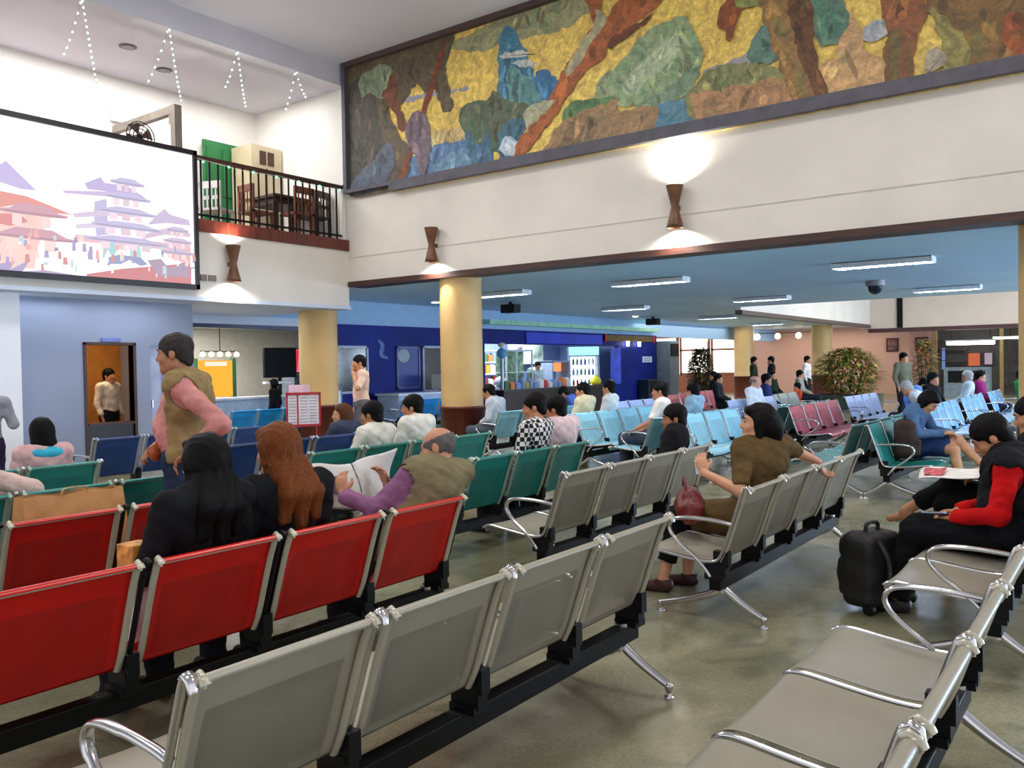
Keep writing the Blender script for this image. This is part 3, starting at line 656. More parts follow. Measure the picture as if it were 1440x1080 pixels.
def bench_meshes(col, w):
    key = (col, w)
    if key in _BM: return _BM[key]
    rgb, perf, hem, div = PAL[col]
    solid = mat('seat_paint_' + col, rgb, .34, .1, .04, 3.0, spec=.5)
    inner = perforated('seat_perforated_' + col, tuple(int(c * .93) for c in rgb)) if perf else mat('seat_mesh_' + col, tuple(int(c * .9) for c in rgb), .4, .1, .06, 5, .15, 400)
    hemm = mat('seat_hem_' + col, hem, .35, .4, .04)
    x0, x1 = .040, w - .040
    xs = [x0, x0 + .005, x0 + .045, x0 + .05] + [x0 + .05 + (x1 - x0 - .1) * i / 4 for i in range(1, 4)] + [x1 - .05, x1 - .045, x1 - .005, x1]
    D = {}
    # backrest: outer frame band plus a slightly pressed-in perforated field
    P = smooth_path([(0, y, z) for y, z in BACK], 2); Lr = len(P)
    rows = []
    for i, p in enumerate(P):
        r = []
        for x in xs:
            inn = (x0 + .047 < x < x1 - .047) and .40 < p.z < .69
            r.append((x, p.y + (.006 if inn else 0), p.z))
        rows.append(r)
    b = MB()
    b.sheet(rows, .004, lambda c: 1 if (x0 + .048 < c[0] < x1 - .048 and .385 < c[2] < .70) else 0)
    D['backrest'] = b.mesh('backrest', [solid, inner])
    b = MB()
    for x in (x0, x1):
        b.tube([(x, p.y - .008, p.z - .002) for p in P], (.016, .010), 8, up=(1, 0, 0))
    b.tube([(x0 + .01, -.018, .788), (x1 - .01, -.018, .788)], (.010, .010), 8, up=(0, 1, 0))
    for x in (x0, x1): b.tube([(x, -.028, .774), (x, -.024, .796), (x, -.008, .805), (x, .006, .796)], [.006, .011, .011, .008], 8, up=(1, 0, 0))
    D['hem'] = b.mesh('hem', hemm)
    # seat
    P2 = smooth_path([(0, y, z) for y, z in SEAT], 2); rows = []
    for p in P2:
        r = []
        for x in xs:
            u = (x - x0) / (x1 - x0); r.append((x, p.y, p.z - .010 * math.sin(PI * u)))
        rows.append(r)
    b = MB(); b.sheet(rows, .004, 0)
    D['seat'] = b.mesh('seat', [solid, inner])
    # divider bracket between seats: one bent bar from backrest top to seat front
    prof = [(-.022, .792), (-.006, .804), (.012, .792), (.036, .725), (.082, .59), (.13, .455), (.160, .392), (.20, .372), (.30, .372), (.45, .388), (.58, .405), (.635, .402), (.662, .385)]
    b = MB(); b.tube(smooth_path([(0, y, z) for y, z in prof], 3), (.013, .010), 8, up=(1, 0, 0))
    D['divider'] = b.mesh('divider', div)
    b = MB(); b.tube([(0, -.028, .772), (0, -.022, .800), (0, -.004, .812), (0, .014, .800)], [(.014, .005), (.018, .007), (.018, .007), (.014, .005)], 8, up=(1, 0, 0))
    D['end_cap'] = b.mesh('end_cap', chrome if col != 'red' else mat('cap_cream', (210, 206, 196), .3, .3))
    b = MB()
    b.prism([(-.026, -.0), (.026, 0), (.026, .1), (-.026, .1)], 0, 0)
    b = MB(); b.box(-.028, .125, .285, .028, .25, .36); b.box(-.024, .11, .34, .024, .20, .43); b.box(-.045, .13, .27, .045, .245, .30)
    D['joint'] = b.mesh('joint', blackplastic)
    _BM[key] = D
    return D
def leg_mesh():
    if 'leg' in _BM: return _BM['leg']
    b = MB()
    b.tube(smooth_path([(0, .19, .30), (0, .19, .22), (0, .188, .17)], 3), [(.030, .034)] * 7, 10, up=(1, 0, 0))
    f_ = smooth_path([(0, .18, .21), (0, .24, .165), (0, .34, .125), (0, .46, .085), (0, .585, .055)], 4)
    b.tube(f_, [(.026 - .008 * i / (len(f_) - 1), .026 - .010 * i / (len(f_) - 1)) for i in range(len(f_))], 10, up=(1, 0, 0))
    r_ = smooth_path([(0, .20, .21), (0, .14, .165), (0, .08, .125), (0, .01, .085), (0, -.05, .055)], 4)
    b.tube(r_, [(.026 - .008 * i / (len(r_) - 1), .026 - .010 * i / (len(r_) - 1)) for i in range(len(r_))], 10, up=(1, 0, 0))
    _BM['leg'] = b.mesh('leg', chrome)
    b = MB()
    b.lathe([(.022, 0), (.024, .008), (.012, .014), (.011, .03), (.017, .034), (.019, .064), (.012, .07)], (0, 0, 0), 14)
    _BM['foot'] = b.mesh('glide', chrome)
    b = MB(); a = smooth_path([(0, .078, .592), (0, .14, .602), (0, .26, .610), (0, .37, .608), (0, .435, .592), (0, .462, .556), (0, .448, .508), (0, .39, .45), (0, .31, .392), (0, .25, .338), (0, .21, .285)], 4)
    b.tube(a, [(.020 if .2 < i / len(a) < .6 else .016, .011) for i in range(len(a))], 10, up=(1, 0, 0))
    _BM['armrest'] = b.mesh('armrest', chrome)
    b = MB(); b.tube([(0, .19, .30), (0, .19, .37), (0, .16, .40)], .022, 8); _BM['post'] = b.mesh('post', chrome)
    return _BM['leg']
def bench(x, y, n, w, col, face, label, group=None, arms=(1, 1), simple=False):
    """row of n steel seats on one black beam; backrest tops on the line y, first seat at x"""
    D = bench_meshes(col, w); leg_mesh()
    L = n * w
    t = empty('airport_bench', (x, y, 0) if face > 0 else (x + L, y, 0), 0 if face > 0 else PI, label, 'bench', group)
    b = MB(); b.box(.02, .155, .205, L - .02, .225, .285); b.build('beam', blacksteel, t, .006)
    for i in range(n):
        put(D['seat'], 'seat', t, (i * w, 0, 0))
        bk = put(D['backrest'], 'backrest', t, (i * w, 0, 0))
        if not simple: put(D['hem'], 'hem', bk)
    for i in range(n + 1):
        xx = i * w + (.012 if i == 0 else -.012 if i == n else 0)
        dv = put(D['divider'], 'divider', t, (xx, 0, 0))
        if not simple and col == 'grey':
            put(D['end_cap'], 'end_cap', dv)
        put(D['joint'], 'joint', t, (min(max(i * w, .05), L - .05), 0, 0))
    for xx in (.13, L - .13):
        lg = put(_BM['leg'], 'leg', t, (xx, 0, 0)); put(_BM['foot'], 'glide', lg, (0, .585, 0)); put(_BM['foot'], 'glide', lg, (0, -.05, 0))
    for s_, xx in zip(arms, (.012, L - .012)):
        if s_: put(_BM['armrest'], 'armrest', t, (xx, 0, 0))
    return t
BENCHES = [
 (1.10, .35, 4, .62, 'grey', 1, 'nearest grey steel bench at bottom right, its two empty seats seen from above', (1, 1)),
 (4.42, .35, 4, .60, 'grey', 1, 'grey steel bench at the right edge under the man with red sleeves', (1, 1)),
 (1.07, 1.74, 4, .62, 'grey', 1, 'large grey steel bench seen from behind in the middle foreground', (1, 1)),
 (4.48, 1.74, 4, .60, 'grey', 1, 'grey steel bench carrying the woman in the olive top', (1, 1)),
 (1.07, 2.95, 4, .617, 'red', 1, 'bright red bench behind the nearest grey one, with three people seated', (0, 0)),
 (4.54, 2.98, 4, .59, 'grey', 1, 'grey steel bench with a dark-jacketed man low at its far end', (1, 1)),
 (1.10, 4.25, 4, .61, 'red', 1, 'darker red bench one row beyond, with the kraft paper bag standing on it', (0, 0)),
 (4.40, 4.07, 4, .56, 'teal', 1, 'teal bench with the person in the checked shirt at its far end', (1, 1)),
 (1.02, 5.28, 4, .60, 'teal', 1, 'teal bench at left behind the kraft paper bag', (0, 0)),
 (4.62, 5.56, 4, .62, 'teal', 1, 'teal bench with two men in white shirts, left of the bald man', (1, 1)),
 (1.05, 6.65, 4, .60, 'teal', 1, 'farthest teal bench at left, where the girl in turquoise sits', (0, 0)),
 (4.55, 6.85, 4, .61, 'blue', 1, 'dark blue bench behind the two men in white shirts', (1, 1)),
 (4.50, 8.86, 4, .57, 'blue', 1, 'dark blue bench at left before the orange-lit doorway', (1, 1)),
 (9.45, 2.46, 4, .60, 'teal', 1, 'teal bench facing left, back to back with the one under the denim-clad person', (1, 1)),
 (9.45, 2.32, 4, .60, 'teal', -1, 'teal bench facing right, carrying the person in the denim shirt', (1, 1)),
 (10.05, 6.38, 4, .62, 'cyan', -1, 'pale cyan bench with four empty seats right of the person in pale pink', (1, 1)),
 (10.05, 6.54, 4, .62, 'cyan', 1, 'pale cyan bench facing left, where the far man in white shirt sits before the fridge', (1, 1)),
 (10.25, 7.86, 4, .62, 'cyan', 1, 'pale cyan bench by the yellow column, under the man in the grey shirt', (1, 1)),
 (13.6, 7.8, 3, .60, 'lavender', -1, 'short lavender bench just behind the empty cyan bench', (1, 1)),
 (9.75, 4.86, 4, .62, 'cyan', -1, 'pale cyan bench facing right behind the man in the dark jacket', (1, 1)),
 (9.75, 5.0, 4, .62, 'cyan', 1, 'pale cyan bench facing left under the man seen from behind in a white shirt', (1, 1)),
 (12.9, 4.32, 4, .66, 'maroon', -1, 'maroon bench with white-edged seats right of the olive-clad woman', (1, 1)),
 (12.9, 4.46, 4, .66, 'teal', 1, 'dark teal bench back to back with the maroon one', (1, 1)),
 (14.6, 6.0, 4, .62, 'lavender', -1, 'lavender bench behind the head of the olive-clad woman', (1, 1)),
 (17.3, 6.2, 3, .60, 'stone', -1, 'grey-green bench just left of the child in orange', (1, 1)),
 (16.4, 8.4, 3, .62, 'maroon', -1, 'red bench far off beside the end of the blue kiosk wall', (1, 1)),
 (18.6, 8.7, 3, .62, 'maroon', -1, 'farther red bench at the foot of the dark potted tree', (1, 1)),
 (16.7, 4.5, 4, .60, 'lavender', -1, 'lavender bench in front of the leafy planter', (1, 1)),
 (13.7, 2.52, 4, .62, 'brightblue', -1, 'sky-blue bench right of the denim-clad person', (1, 1)),
 (16.5, 2.5, 4, .62, 'brightblue', -1, 'sky-blue bench one place farther, before the person in white', (1, 1)),
 (19.4, 2.45, 3, .62, 'brightblue', -1, 'farthest sky-blue bench near the right column', (1, 1)),
 (11.9, 1.15, 4, .62, 'brightblue', -1, 'sky-blue bench half hidden by the man with red sleeves', (1, 1)),
 (8.75, 12.5, 3, .55, 'neonblue', 1, 'vivid blue bench left of the red notice board', (1, 1)),
 (13.0, 12.55, 3, .6, 'neonblue', 1, 'vivid blue bench between the two yellow columns', (1, 1)),
]
for (x, y, n, w, c, f_, l, a) in BENCHES:
    bench(x, y, n, w, c, f_, l.replace('’', "'"), None, a, simple=(x > 9))
# ------------------------------------------------------------------ people: smooth signed-distance bodies meshed by surface nets
V = lambda *a: np.array(a, dtype=np.float32)
def unit(v): v = np.asarray(v, dtype=np.float32); return v / (np.linalg.norm(v) + 1e-9)
class SDF:
    def __init__(s, lo, hi, h):
        s.lo = np.array(lo, dtype=np.float32); s.h = h
        s.n = [int(math.ceil((hi[i] - lo[i]) / h)) + 1 for i in range(3)]
        s.F = np.full(s.n, .3, dtype=np.float32)
        s.ax = [s.lo[i] + h * np.arange(s.n[i], dtype=np.float32) for i in range(3)]
    def region(s, lo, hi):
        sl = []
        for i in range(3):
            a = max(0, int((lo[i] - s.lo[i]) / s.h)); b = min(s.n[i], int((hi[i] - s.lo[i]) / s.h) + 2)
            if b <= a: return None, None
            sl.append(slice(a, b))
        X, Y, Z = np.meshgrid(*[s.ax[i][sl[i]] for i in range(3)], indexing='ij')
        return tuple(sl), np.stack([X, Y, Z], -1)
    def add(s, prim, k=.03, grow=0.0):
        d, lo, hi = prim
        pad = .05 + k + grow
        sl, P = s.region(np.array(lo) - pad, np.array(hi) + pad)
        if sl is None: return
        b = d(P) - grow; a = s.F[sl]
        if k > 0:
            h = np.maximum(k - np.abs(a - b), 0) / k
            s.F[sl] = np.minimum(a, b) - h * h * k * .25
        else: s.F[sl] = np.minimum(a, b)
    def cut(s, prim):
        d, lo, hi = prim
        sl, P = s.region(np.array(lo) - .02, np.array(hi) + .02)
        if sl is None: return
        s.F[sl] = np.maximum(s.F[sl], -d(P))
    def plane(s, p, n, rag=0.0):
        """keep only the side of the plane the normal points away from"""
        X, Y, Z = np.meshgrid(*s.ax, indexing='ij'); n = unit(n)
        e = (X - p[0]) * n[0] + (Y - p[1]) * n[1] + (Z - p[2]) * n[2]
        if rag: e = e + rag * (np.sin(X * 95 + Y * 60) + .7 * np.sin(Y * 130 - X * 70) + .5 * np.sin(X * 210 + Y * 170)).astype(np.float32)
        s.F = np.maximum(s.F, e)
    def wobble(s, amp, freq, seed=0):
        X, Y, Z = np.meshgrid(*s.ax, indexing='ij'); q = seed * 1.7
        s.F = s.F + amp * (np.sin(X * freq + q + 2.1 * np.sin(Z * freq * .6 + q)) * np.sin(Y * freq * .8 - q) + .6 * np.sin(Z * freq * 1.3 + X * freq * .9 + q)).astype(np.float32)
    def mesh(s, name, m):
        F = s.F.copy(); n = F.shape
        F[0] = F[-1] = .1; F[:, 0] = F[:, -1] = .1; F[:, :, 0] = F[:, :, -1] = .1
        ins = F < 0
        cnt = np.zeros([k - 1 for k in n], dtype=np.int8)
        offs = [(i, j, k) for i in (0, 1) for j in (0, 1) for k in (0, 1)]
        for o in offs: cnt += ins[o[0]:n[0] - 1 + o[0], o[1]:n[1] - 1 + o[1], o[2]:n[2] - 1 + o[2]]
        act = np.argwhere((cnt > 0) & (cnt < 8))
        if len(act) == 0: act = np.zeros((0, 3), int)
        cv = np.stack([F[act[:, 0] + o[0], act[:, 1] + o[1], act[:, 2] + o[2]] for o in offs], 1)
        acc = np.zeros((len(act), 3), dtype=np.float32); num = np.zeros(len(act), dtype=np.float32)
        oo = np.array(offs, dtype=np.float32)
        for a in range(8):
            for b in range(a + 1, 8):
                if np.abs(oo[a] - oo[b]).sum() != 1: continue
                mk = (cv[:, a] < 0) != (cv[:, b] < 0)
                tt = np.where(mk, cv[:, a] / np.where(mk, cv[:, a] - cv[:, b], 1), 0)
                acc += (oo[a] + tt[:, None] * (oo[b] - oo[a])) * mk[:, None]; num += mk
        pos = (act + acc / np.maximum(num, 1)[:, None]) * s.h + s.lo
        idx = np.full(cnt.shape, -1, dtype=np.int32); idx[act[:, 0], act[:, 1], act[:, 2]] = np.arange(len(act))
        quads = []
        for ax in range(3):
            sl0 = [slice(1, -1)] * 3; sl1 = [slice(1, -1)] * 3
            sl0[ax] = slice(0, -1); sl1[ax] = slice(1, None)
            a = ins[tuple(sl0)]; b = ins[tuple(sl1)]
            e = np.argwhere(a != b); fl = a[tuple(e.T)]
            base = e.copy()
            for q in range(3):
                if q != ax: base[:, q] += 1
            u, w = [(1, 2), (2, 0), (0, 1)][ax]
            def cell(du, dw):
                c = base.copy(); c[:, u] -= du; c[:, w] -= dw; return idx[c[:, 0], c[:, 1], c[:, 2]]
            q = np.stack([cell(1, 1), cell(0, 1), cell(0, 0), cell(1, 0)], 1)
            q[~fl] = q[~fl][:, ::-1]; quads.append(q)
        Q = np.concatenate(quads) if quads else np.zeros((0, 4), int)
        Q = Q[(Q >= 0).all(1)]
        me = bpy.data.meshes.new(name)
        me.vertices.add(len(pos)); me.vertices.foreach_set('co', pos.astype(np.float32).ravel())
        me.loops.add(len(Q) * 4); me.loops.foreach_set('vertex_index', Q.astype(np.int32).ravel())
        me.polygons.add(len(Q)); me.polygons.foreach_set('loop_start', np.arange(0, len(Q) * 4, 4, dtype=np.int32))
        me.polygons.foreach_set('use_smooth', np.ones(len(Q), dtype=bool))
        me.materials.append(m); me.update(calc_edges=True); me.validate()
        return me
def cap(a, b, ra, rb, clip=None):
    a = V(*a); b = V(*b); ab = b - a; L2 = float(ab @ ab) + 1e-9
    def d(P):
        t = np.clip(((P - a) @ ab) / L2, 0, 1)
        r = np.linalg.norm(P - a - t[..., None] * ab, axis=-1) - (ra + (rb - ra) * t)
        if clip is not None: r = np.maximum(r, (P - clip[0]) @ unit(clip[1]))
        return r
    m = max(ra, rb); return d, np.minimum(a, b) - m, np.maximum(a, b) + m
def ell(c, r, R=None, clip=None):
    c = V(*c); r = V(*r)
    def d(P):
        q = P - c
        if R is not None: q = q @ R           # columns of R are the local axes
        k0 = np.linalg.norm(q / r, axis=-1); k1 = np.linalg.norm(q / (r * r), axis=-1)
        o = k0 * (k0 - 1) / np.maximum(k1, 1e-6)
        if clip is not None: o = np.maximum(o, (P - clip[0]) @ unit(clip[1]))
        return o
    m = float(max(r)); return d, c - m, c + m
def frame(zdir, xdir):
    z = unit(zdir); x = np.asarray(xdir, dtype=np.float32); x = unit(x - z * float(x @ z)); y = np.cross(z, x)
    return np.stack([x, y, z], 1).astype(np.float32)

SIT = dict(pel=(0, .29, .505), waist=(0, .255, .68), chest=(0, .215, .86), neck=(0, .20, 1.00), head=(0, .235, 1.12),
           shL=(-.175, .20, .955), shR=(.175, .20, .955), elL=(-.23, .27, .70), elR=(.23, .27, .70), wrL=(-.09, .49, .60), wrR=(.09, .49, .60),
           hiL=(-.09, .31, .495), hiR=(.09, .31, .495), knL=(-.11, .72, .485), knR=(.11, .72, .485), anL=(-.11, .70, .085), anR=(.11, .70, .085))
STAND = dict(pel=(0, 0, .93), waist=(0, .01, 1.07), chest=(0, 0, 1.25), neck=(0, -.015, 1.41), head=(0, .025, 1.535),
             shL=(-.185, -.01, 1.36), shR=(.185, -.01, 1.36), elL=(-.235, -.03, 1.08), elR=(.235, -.03, 1.08), wrL=(-.225, .06, .84), wrR=(.225, .06, .84),
             hiL=(-.09, 0, .88), hiR=(.09, 0, .88), knL=(-.10, .03, .48), knR=(.10, .03, .48), anL=(-.10, -.01, .085), anR=(.10, -.01, .085))
SKIN = (196, 140, 104)
def person(label, x, y, rz=0, pose='sit', J=None, yaw=0, pitch=0, roll=0, hair=('short', (20, 17, 18)), top=('shirt', (230, 228, 224)), sleeve=1.0, sleeve_rgb=None,
           bottom=('trousers', (30, 30, 36)), vest=None, shoes=(24, 22, 22), skin=SKIN, res=.012, wide=1.0, scale=1.0, z=0.0, hands=None, foot=None, group=None, curl=.7, collar=None, twist=0, top_mat=None, hem=0.0, open_front=None):
    j = dict(SIT if pose == 'sit' else STAND)
    if J: j.update(J)
    j = {k: V(*v) for k, v in j.items()}
    if twist:      # turn the shoulders about the spine
        ct, st = math.cos(math.radians(twist)), math.sin(math.radians(twist)); c0 = (j['shL'] + j['shR']) / 2
        for k in ('shL', 'shR'):
            d_ = j[k] - c0; j[k] = c0 + V(d_[0] * ct - d_[1] * st, d_[0] * st + d_[1] * ct, d_[2])
    t = empty('person', (x, y, z), math.radians(rz), label, 'person', group); t.scale = (scale,) * 3
    allp = np.array(list(j.values())); lo = allp.min(0) - .22; hi = allp.max(0) + .22
    lo[2] = -.02 if lo[2] < .12 else lo[2]
    lo[:2] -= .06; hi[:2] += .08
    up = unit(j['neck'] - j['pel']); across = unit(j['shR'] - j['shL'])
    sp1 = frame(j['chest'] - j['waist'], across); sp0 = frame(j['waist'] - j['pel'], unit(j['hiR'] - j['hiL']))
    W = wide
    torso = [ell(j['pel'], (.165 * W, .115 * W, .12), sp0), ell(j['waist'], (.142 * W, .108 * W, .15), sp0), ell(j['chest'] + up * .0, (.168 * W, .108 * W, .16), sp1),
             cap(j['shL'], j['shR'], .058, .058), ell((j['chest'] + j['neck']) / 2, (.14, .085, .10), sp1)]
    # head frame
    hf = Matrix.Rotation(math.radians(yaw), 3, 'Z') @ Matrix.Rotation(math.radians(roll), 3, 'Y') @ Matrix.Rotation(math.radians(-pitch), 3, 'X')
    HR = np.array(hf, dtype=np.float32); hc = j['head']
    h = lambda a, b, c: hc + HR @ V(a, b, c)
    he = lambda c, r: ell(h(*c), r, HR)
    head = [(he((0, -.012, .030), (.076, .094, .086)), .02), (he((0, .028, -.035), (.060, .066, .085)), .03), (cap(h(-.042, .0, -.068), h(0, .066, -.096), .028, .024), .025), (cap(h(.042, .0, -.068), h(0, .066, -.096), .028, .024), .025),
            (he((0, .066, -.098), (.022, .018, .018)), .02)]
    face = [(cap(h(0, .088, .008), h(0, .106, -.028), .008, .012), .014), (cap(h(-.012, .094, -.034), h(.012, .094, -.034), .010, .010), .008), (cap(h(-.036, .080, .022), h(.036, .080, .022), .011, .011), .012),
            (cap(h(-.018, .088, -.058), h(.018, .088, -.058), .0065, .0065), .006), (cap(h(-.015, .085, -.069), h(.015, .085, -.069), .0075, .0075), .006), (he((-.04, .062, -.03), (.024, .02, .022)), .02), (he((.04, .062, -.03), (.024, .02, .022)), .02),
            (he((-.076, -.004, -.006), (.011, .021, .033)), .006), (he((.076, -.004, -.006), (.011, .021, .033)), .006)]
    neckp = cap(j['neck'] - up * .03, h(0, -.02, -.05), .054, .052)
    B = SDF(lo, hi, res)
    for p in torso: B.add(p, .05)
    limbs = []
    for s_ in 'LR':
        sh, el, wr = j['sh' + s_], j['el' + s_], j['wr' + s_]; hip, kn, an = j['hi' + s_], j['kn' + s_], j['an' + s_]
        limbs.append((s_, sh, el, wr, hip, kn, an))
        B.add(cap(sh, el, .050, .040), .03); B.add(cap(el, wr, .040, .027), .015)
        B.add(cap(hip, kn, .086 * W, .058), .04); B.add(cap(kn, an, .056, .036), .02); B.add(cap(kn * .7 + an * .3 + V(0, -.012, 0), kn * .45 + an * .55, .048, .040), .03)
    B.add(neckp, .03)
    for p, k in head: B.add(p, k)
    if res < .02:
        for p, k in face: B.add(p, k)
        for sx in (-1, 1): B.cut(he((sx * .032, .092, .003), (.014, .009, .009)))
    # hands: palm, four fingers, thumb
    for s_, sh, el, wr, hip, kn, an in limbs:
        sx = -1 if s_ == 'L' else 1
        fd = unit(wr - el); nd = V(0, 0, -1)
        if hands and s_ in hands: fd, nd = unit(hands[s_][0]), unit(hands[s_][1])
        nd = unit(nd - fd * float(nd @ fd)); sd = np.cross(fd, nd)
        th = 1 if s_ == 'R' else -1
        w0 = wr + fd * .01
        B.add(ell(w0 + fd * .045, (.040, .050, .016), np.stack([sd, fd, nd], 1)), .015)
        for i in range(4):
            ln = (.036, .042, .045, .036)[i]; base = w0 + fd * (.085 - .004 * abs(i - 1.5)) + sd * (i - 1.5) * .0195
            c1 = curl * (.8 + .1 * i); m1 = base + (fd * math.cos(c1) + nd * math.sin(c1)) * ln; m2 = m1 + (fd * math.cos(c1 * 2) + nd * math.sin(c1 * 2)) * ln * .8
            B.add(cap(base - fd * .01, m1, .0095, .0085), .004); B.add(cap(m1, m2, .0085, .0072), .003)
        b0 = w0 + fd * .02 + sd * th * .030; b1 = b0 + (fd * .6 + sd * th * .6 + nd * .4) * .042; b2 = b1 + (fd * .85 + nd * .35) * .034
        B.add(cap(b0, b1, .012, .010), .008); B.add(cap(b1, b2, .010, .008), .004)
    fdirs = {}
    for s_, sh, el, wr, hip, kn, an in limbs:
        d0 = V(0, 1, 0)
        if foot and s_ in foot: d0 = unit(foot[s_])
        fdirs[s_] = d0
        heel = an - d0 * .03 + V(0, 0, -.045) if d0[2] > -.5 else an
        B.add(cap(heel, an + d0 * .13 + V(0, 0, -.058 if abs(d0[2]) < .3 else -.01), .033, .026), .03)
    # raise anything that dips under the floor plane
    sk = mat('skin_%d_%d_%d' % tuple(skin), skin, .5, 0, .05, 14, .03, 120)
    put(B.mesh('body', sk), 'body', t)
    # ---- clothing
    def cloth(name, rgb, build, m=None, amp=.0038, lo_=None, hi_=None):
        F = SDF(lo, hi, res); build(F)
        if res < .018 and amp: F.wobble(amp, 38, len(label) % 7); F.wobble(amp * .5, 75, len(label) % 5)
        mm = m or mat('cloth_%d_%d_%d' % tuple(rgb), rgb, .9, 0, .10, 9, .25, 55, spec=.15)
        return put(F.mesh(name, mm), name, t)
    grow = .012
    hemz = float(j['pel'][2]) - .05 - hem
    def top_build(F, g=grow, slv=sleeve, arms=True):
        for p in torso: F.add(p, .05, g)
        if hem > 0 and pose == 'sit':
            for s_, sh, el, wr, hip, kn, an in limbs: F.add(cap(hip, hip + (kn - hip) * min(1.0, hem * 2), .09 * W, .08), .05, g)
        F.add(cap(j['neck'] - up * .05, j['neck'] + up * .02, .060, .056, (j['neck'] + up * .022, up)), .03, g * .6)
        if arms:
            for s_, sh, el, wr, hip, kn, an in limbs:
                q = slv
                if q <= .5:
                    e = sh + (el - sh) * (q * 2); F.add(cap(sh, el, .052, .044, (e, el - sh)), .03, g)
                else:
                    F.add(cap(sh, el, .052, .043), .03, g)
                    e = el + (wr - el) * ((q - .5) * 2 - .03); F.add(cap(el, wr, .043, .032, (e, wr - el)), .02, g)
        c = j['pel'] - unit(j['waist'] - j['pel']) * (.06 + hem * .3)
        if pose == 'sit' and hem == 0: F.plane(j['pel'] - V(0, 0, .03), (0, .25, -1))
        elif pose == 'stand': F.plane(V(0, 0, hemz), (0, 0, -1))
    if sleeve_rgb is None: cloth('shirt' if top[0] == 'shirt' else top[0], top[1], top_build, top_mat)
    else:
        cloth('shirt', sleeve_rgb, top_build)
    if vest: 
        def vb(F):
            top_build(F, .028, arms=False)
            for s_, sh, el, wr, hip, kn, an in limbs: F.cut(cap(sh + (el - sh) * .22, el, .092, .08))
            if open_front is not None: F.plane(V(0, open_front, 0), (0, 1, 0))
        cloth('vest', vest, vb, None, .004)
    bk, brgb = bottom
    def bot(F):
        F.add(torso[0], .05, .013)
        for s_, sh, el, wr, hip, kn, an in limbs:
            if bk == 'shorts':
                e = hip + (kn - hip) * .8; F.add(cap(hip, kn, .090 * W, .066, (e, kn - hip)), .04, .012)
            elif bk == 'skirt':
                F.add(cap(hip, kn, .095 * W, .075), .06, .014)
            else:
                F.add(cap(hip, kn, .088 * W, .062), .04, .013); f_ = .68 if bk == 'capri' else .95
                e = kn + (an - kn) * f_; F.add(cap(kn, an, .062, .050, (e, an - kn)), .025, .012)
        wc = j['pel'] + unit(j['waist'] - j['pel']) * .09; F.plane(wc, j['waist'] - j['pel'])
    cloth({'shorts': 'shorts', 'skirt': 'skirt'}.get(bk, 'trousers'), brgb, bot)
    if collar:
        F = SDF(lo, hi, res); F.add(ell(j['neck'] + V(0, -.02, -.035), (.15, .10, .055), sp1), .02, .006); F.cut(cap(j['neck'], j['neck'] + up * .1, .056, .056))
        put(F.mesh('collar', mat('cloth_%d_%d_%d' % tuple(collar), collar, .8, 0, .1, 9, .2, 55)), 'collar', t)
    # shoes
    if shoes:
        sm = mat('shoe_%d_%d_%d' % tuple(shoes), shoes, .45, 0, .08, 8)
        for s_, sh, el, wr, hip, kn, an in limbs:
            d0 = fdirs[s_]; off = V(0, 0, -.058 if abs(d0[2]) < .3 else -.01); heel = an - d0 * .03 + V(0, 0, -.045)
            e = an + d0 * .135 + off
            F = SDF(np.minimum(heel, e) - .09, np.maximum(heel, e) + .11, max(res * .8, .006))
            F.add(cap(heel, e, .040, .034), .02); F.add(cap(heel + V(0, 0, .02), an + V(0, 0, -.01), .040, .042), .02)
            F.plane(an + V(0, 0, .0), (0, 0, 1))
            if abs(d0[2]) < .3: F.plane(V(0, 0, float(heel[2]) - .036), (0, 0, -1))
            put(F.mesh('shoe', sm), 'shoe', t)
    # hair
    kind, hrgb = hair
    hm = mat('hair_%d_%d_%d' % tuple(hrgb), hrgb, .55, 0, .22, 40, .12, 90, stretch=(6, 6, .6), spec=.12)
    if kind != 'none':
        hlo = hc - .24; hhi = hc + .22
        if kind in ('long', 'waves'): hlo = hc - V(.26, .30, .52)
        F = SDF(hlo, hhi, min(res, .012) if res < .02 else res * .7)
        g = .010 if kind != 'bald' else .007
        F.add(he((0, -.012, .030), (.076, .094, .086)), .02, g)
        if kind != 'bald': F.add(he((0, -.022, .048), (.079, .094, .080)), .02)
        if kind in ('short', 'full'):
            F.add(he((0, -.062, -.045), (.060, .042, .055)), .03)
            for sx in (-1, 1): F.add(cap(h(sx * .071, .022, .02), h(sx * .070, .020, -.022), .012, .007), .01)
        if res < .02:
            X, Yy, Z = np.meshgrid(*F.ax, indexing='ij'); F.F = F.F + (.0036 * np.sin(X * 110 + Z * 30) * np.sin(Yy * 60 + X * 50 + Z * 45)).astype(np.float32)
        F.cut(he((0, .098, -.050), (.056, .062, .100))); F.cut(he((0, .075, -.105), (.10, .085, .075)))   # face and jaw stay clear
        for sx in (-1, 1): F.cut(he((sx * .085, -.006, -.02), (.026, .024, .040)))
        n = HR @ V(0, .55, -.83)
        F.plane(h(0, .088, .040 if kind in ('full', 'short', 'bald') else .06), HR @ V(0, .80, -.60) if kind == 'bald' else n, .0055 if res < .02 and kind in ('full', 'short') else 0)
        if kind in ('short', 'full'):
            for sx in (-1, 1): F.add(cap(h(sx * .070, .026, .03), h(sx * .071, .022, -.020), .012, .006), .012)
            F.add(he((0, -.070, -.030), (.058, .034, .050)), .025)
        if kind == 'bald': F.plane(h(0, -.03, .062), HR @ V(0, .25, 1))
        if kind == 'full':
            F.add(he((0, -.020, .055), (.084, .098, .082)), .02)
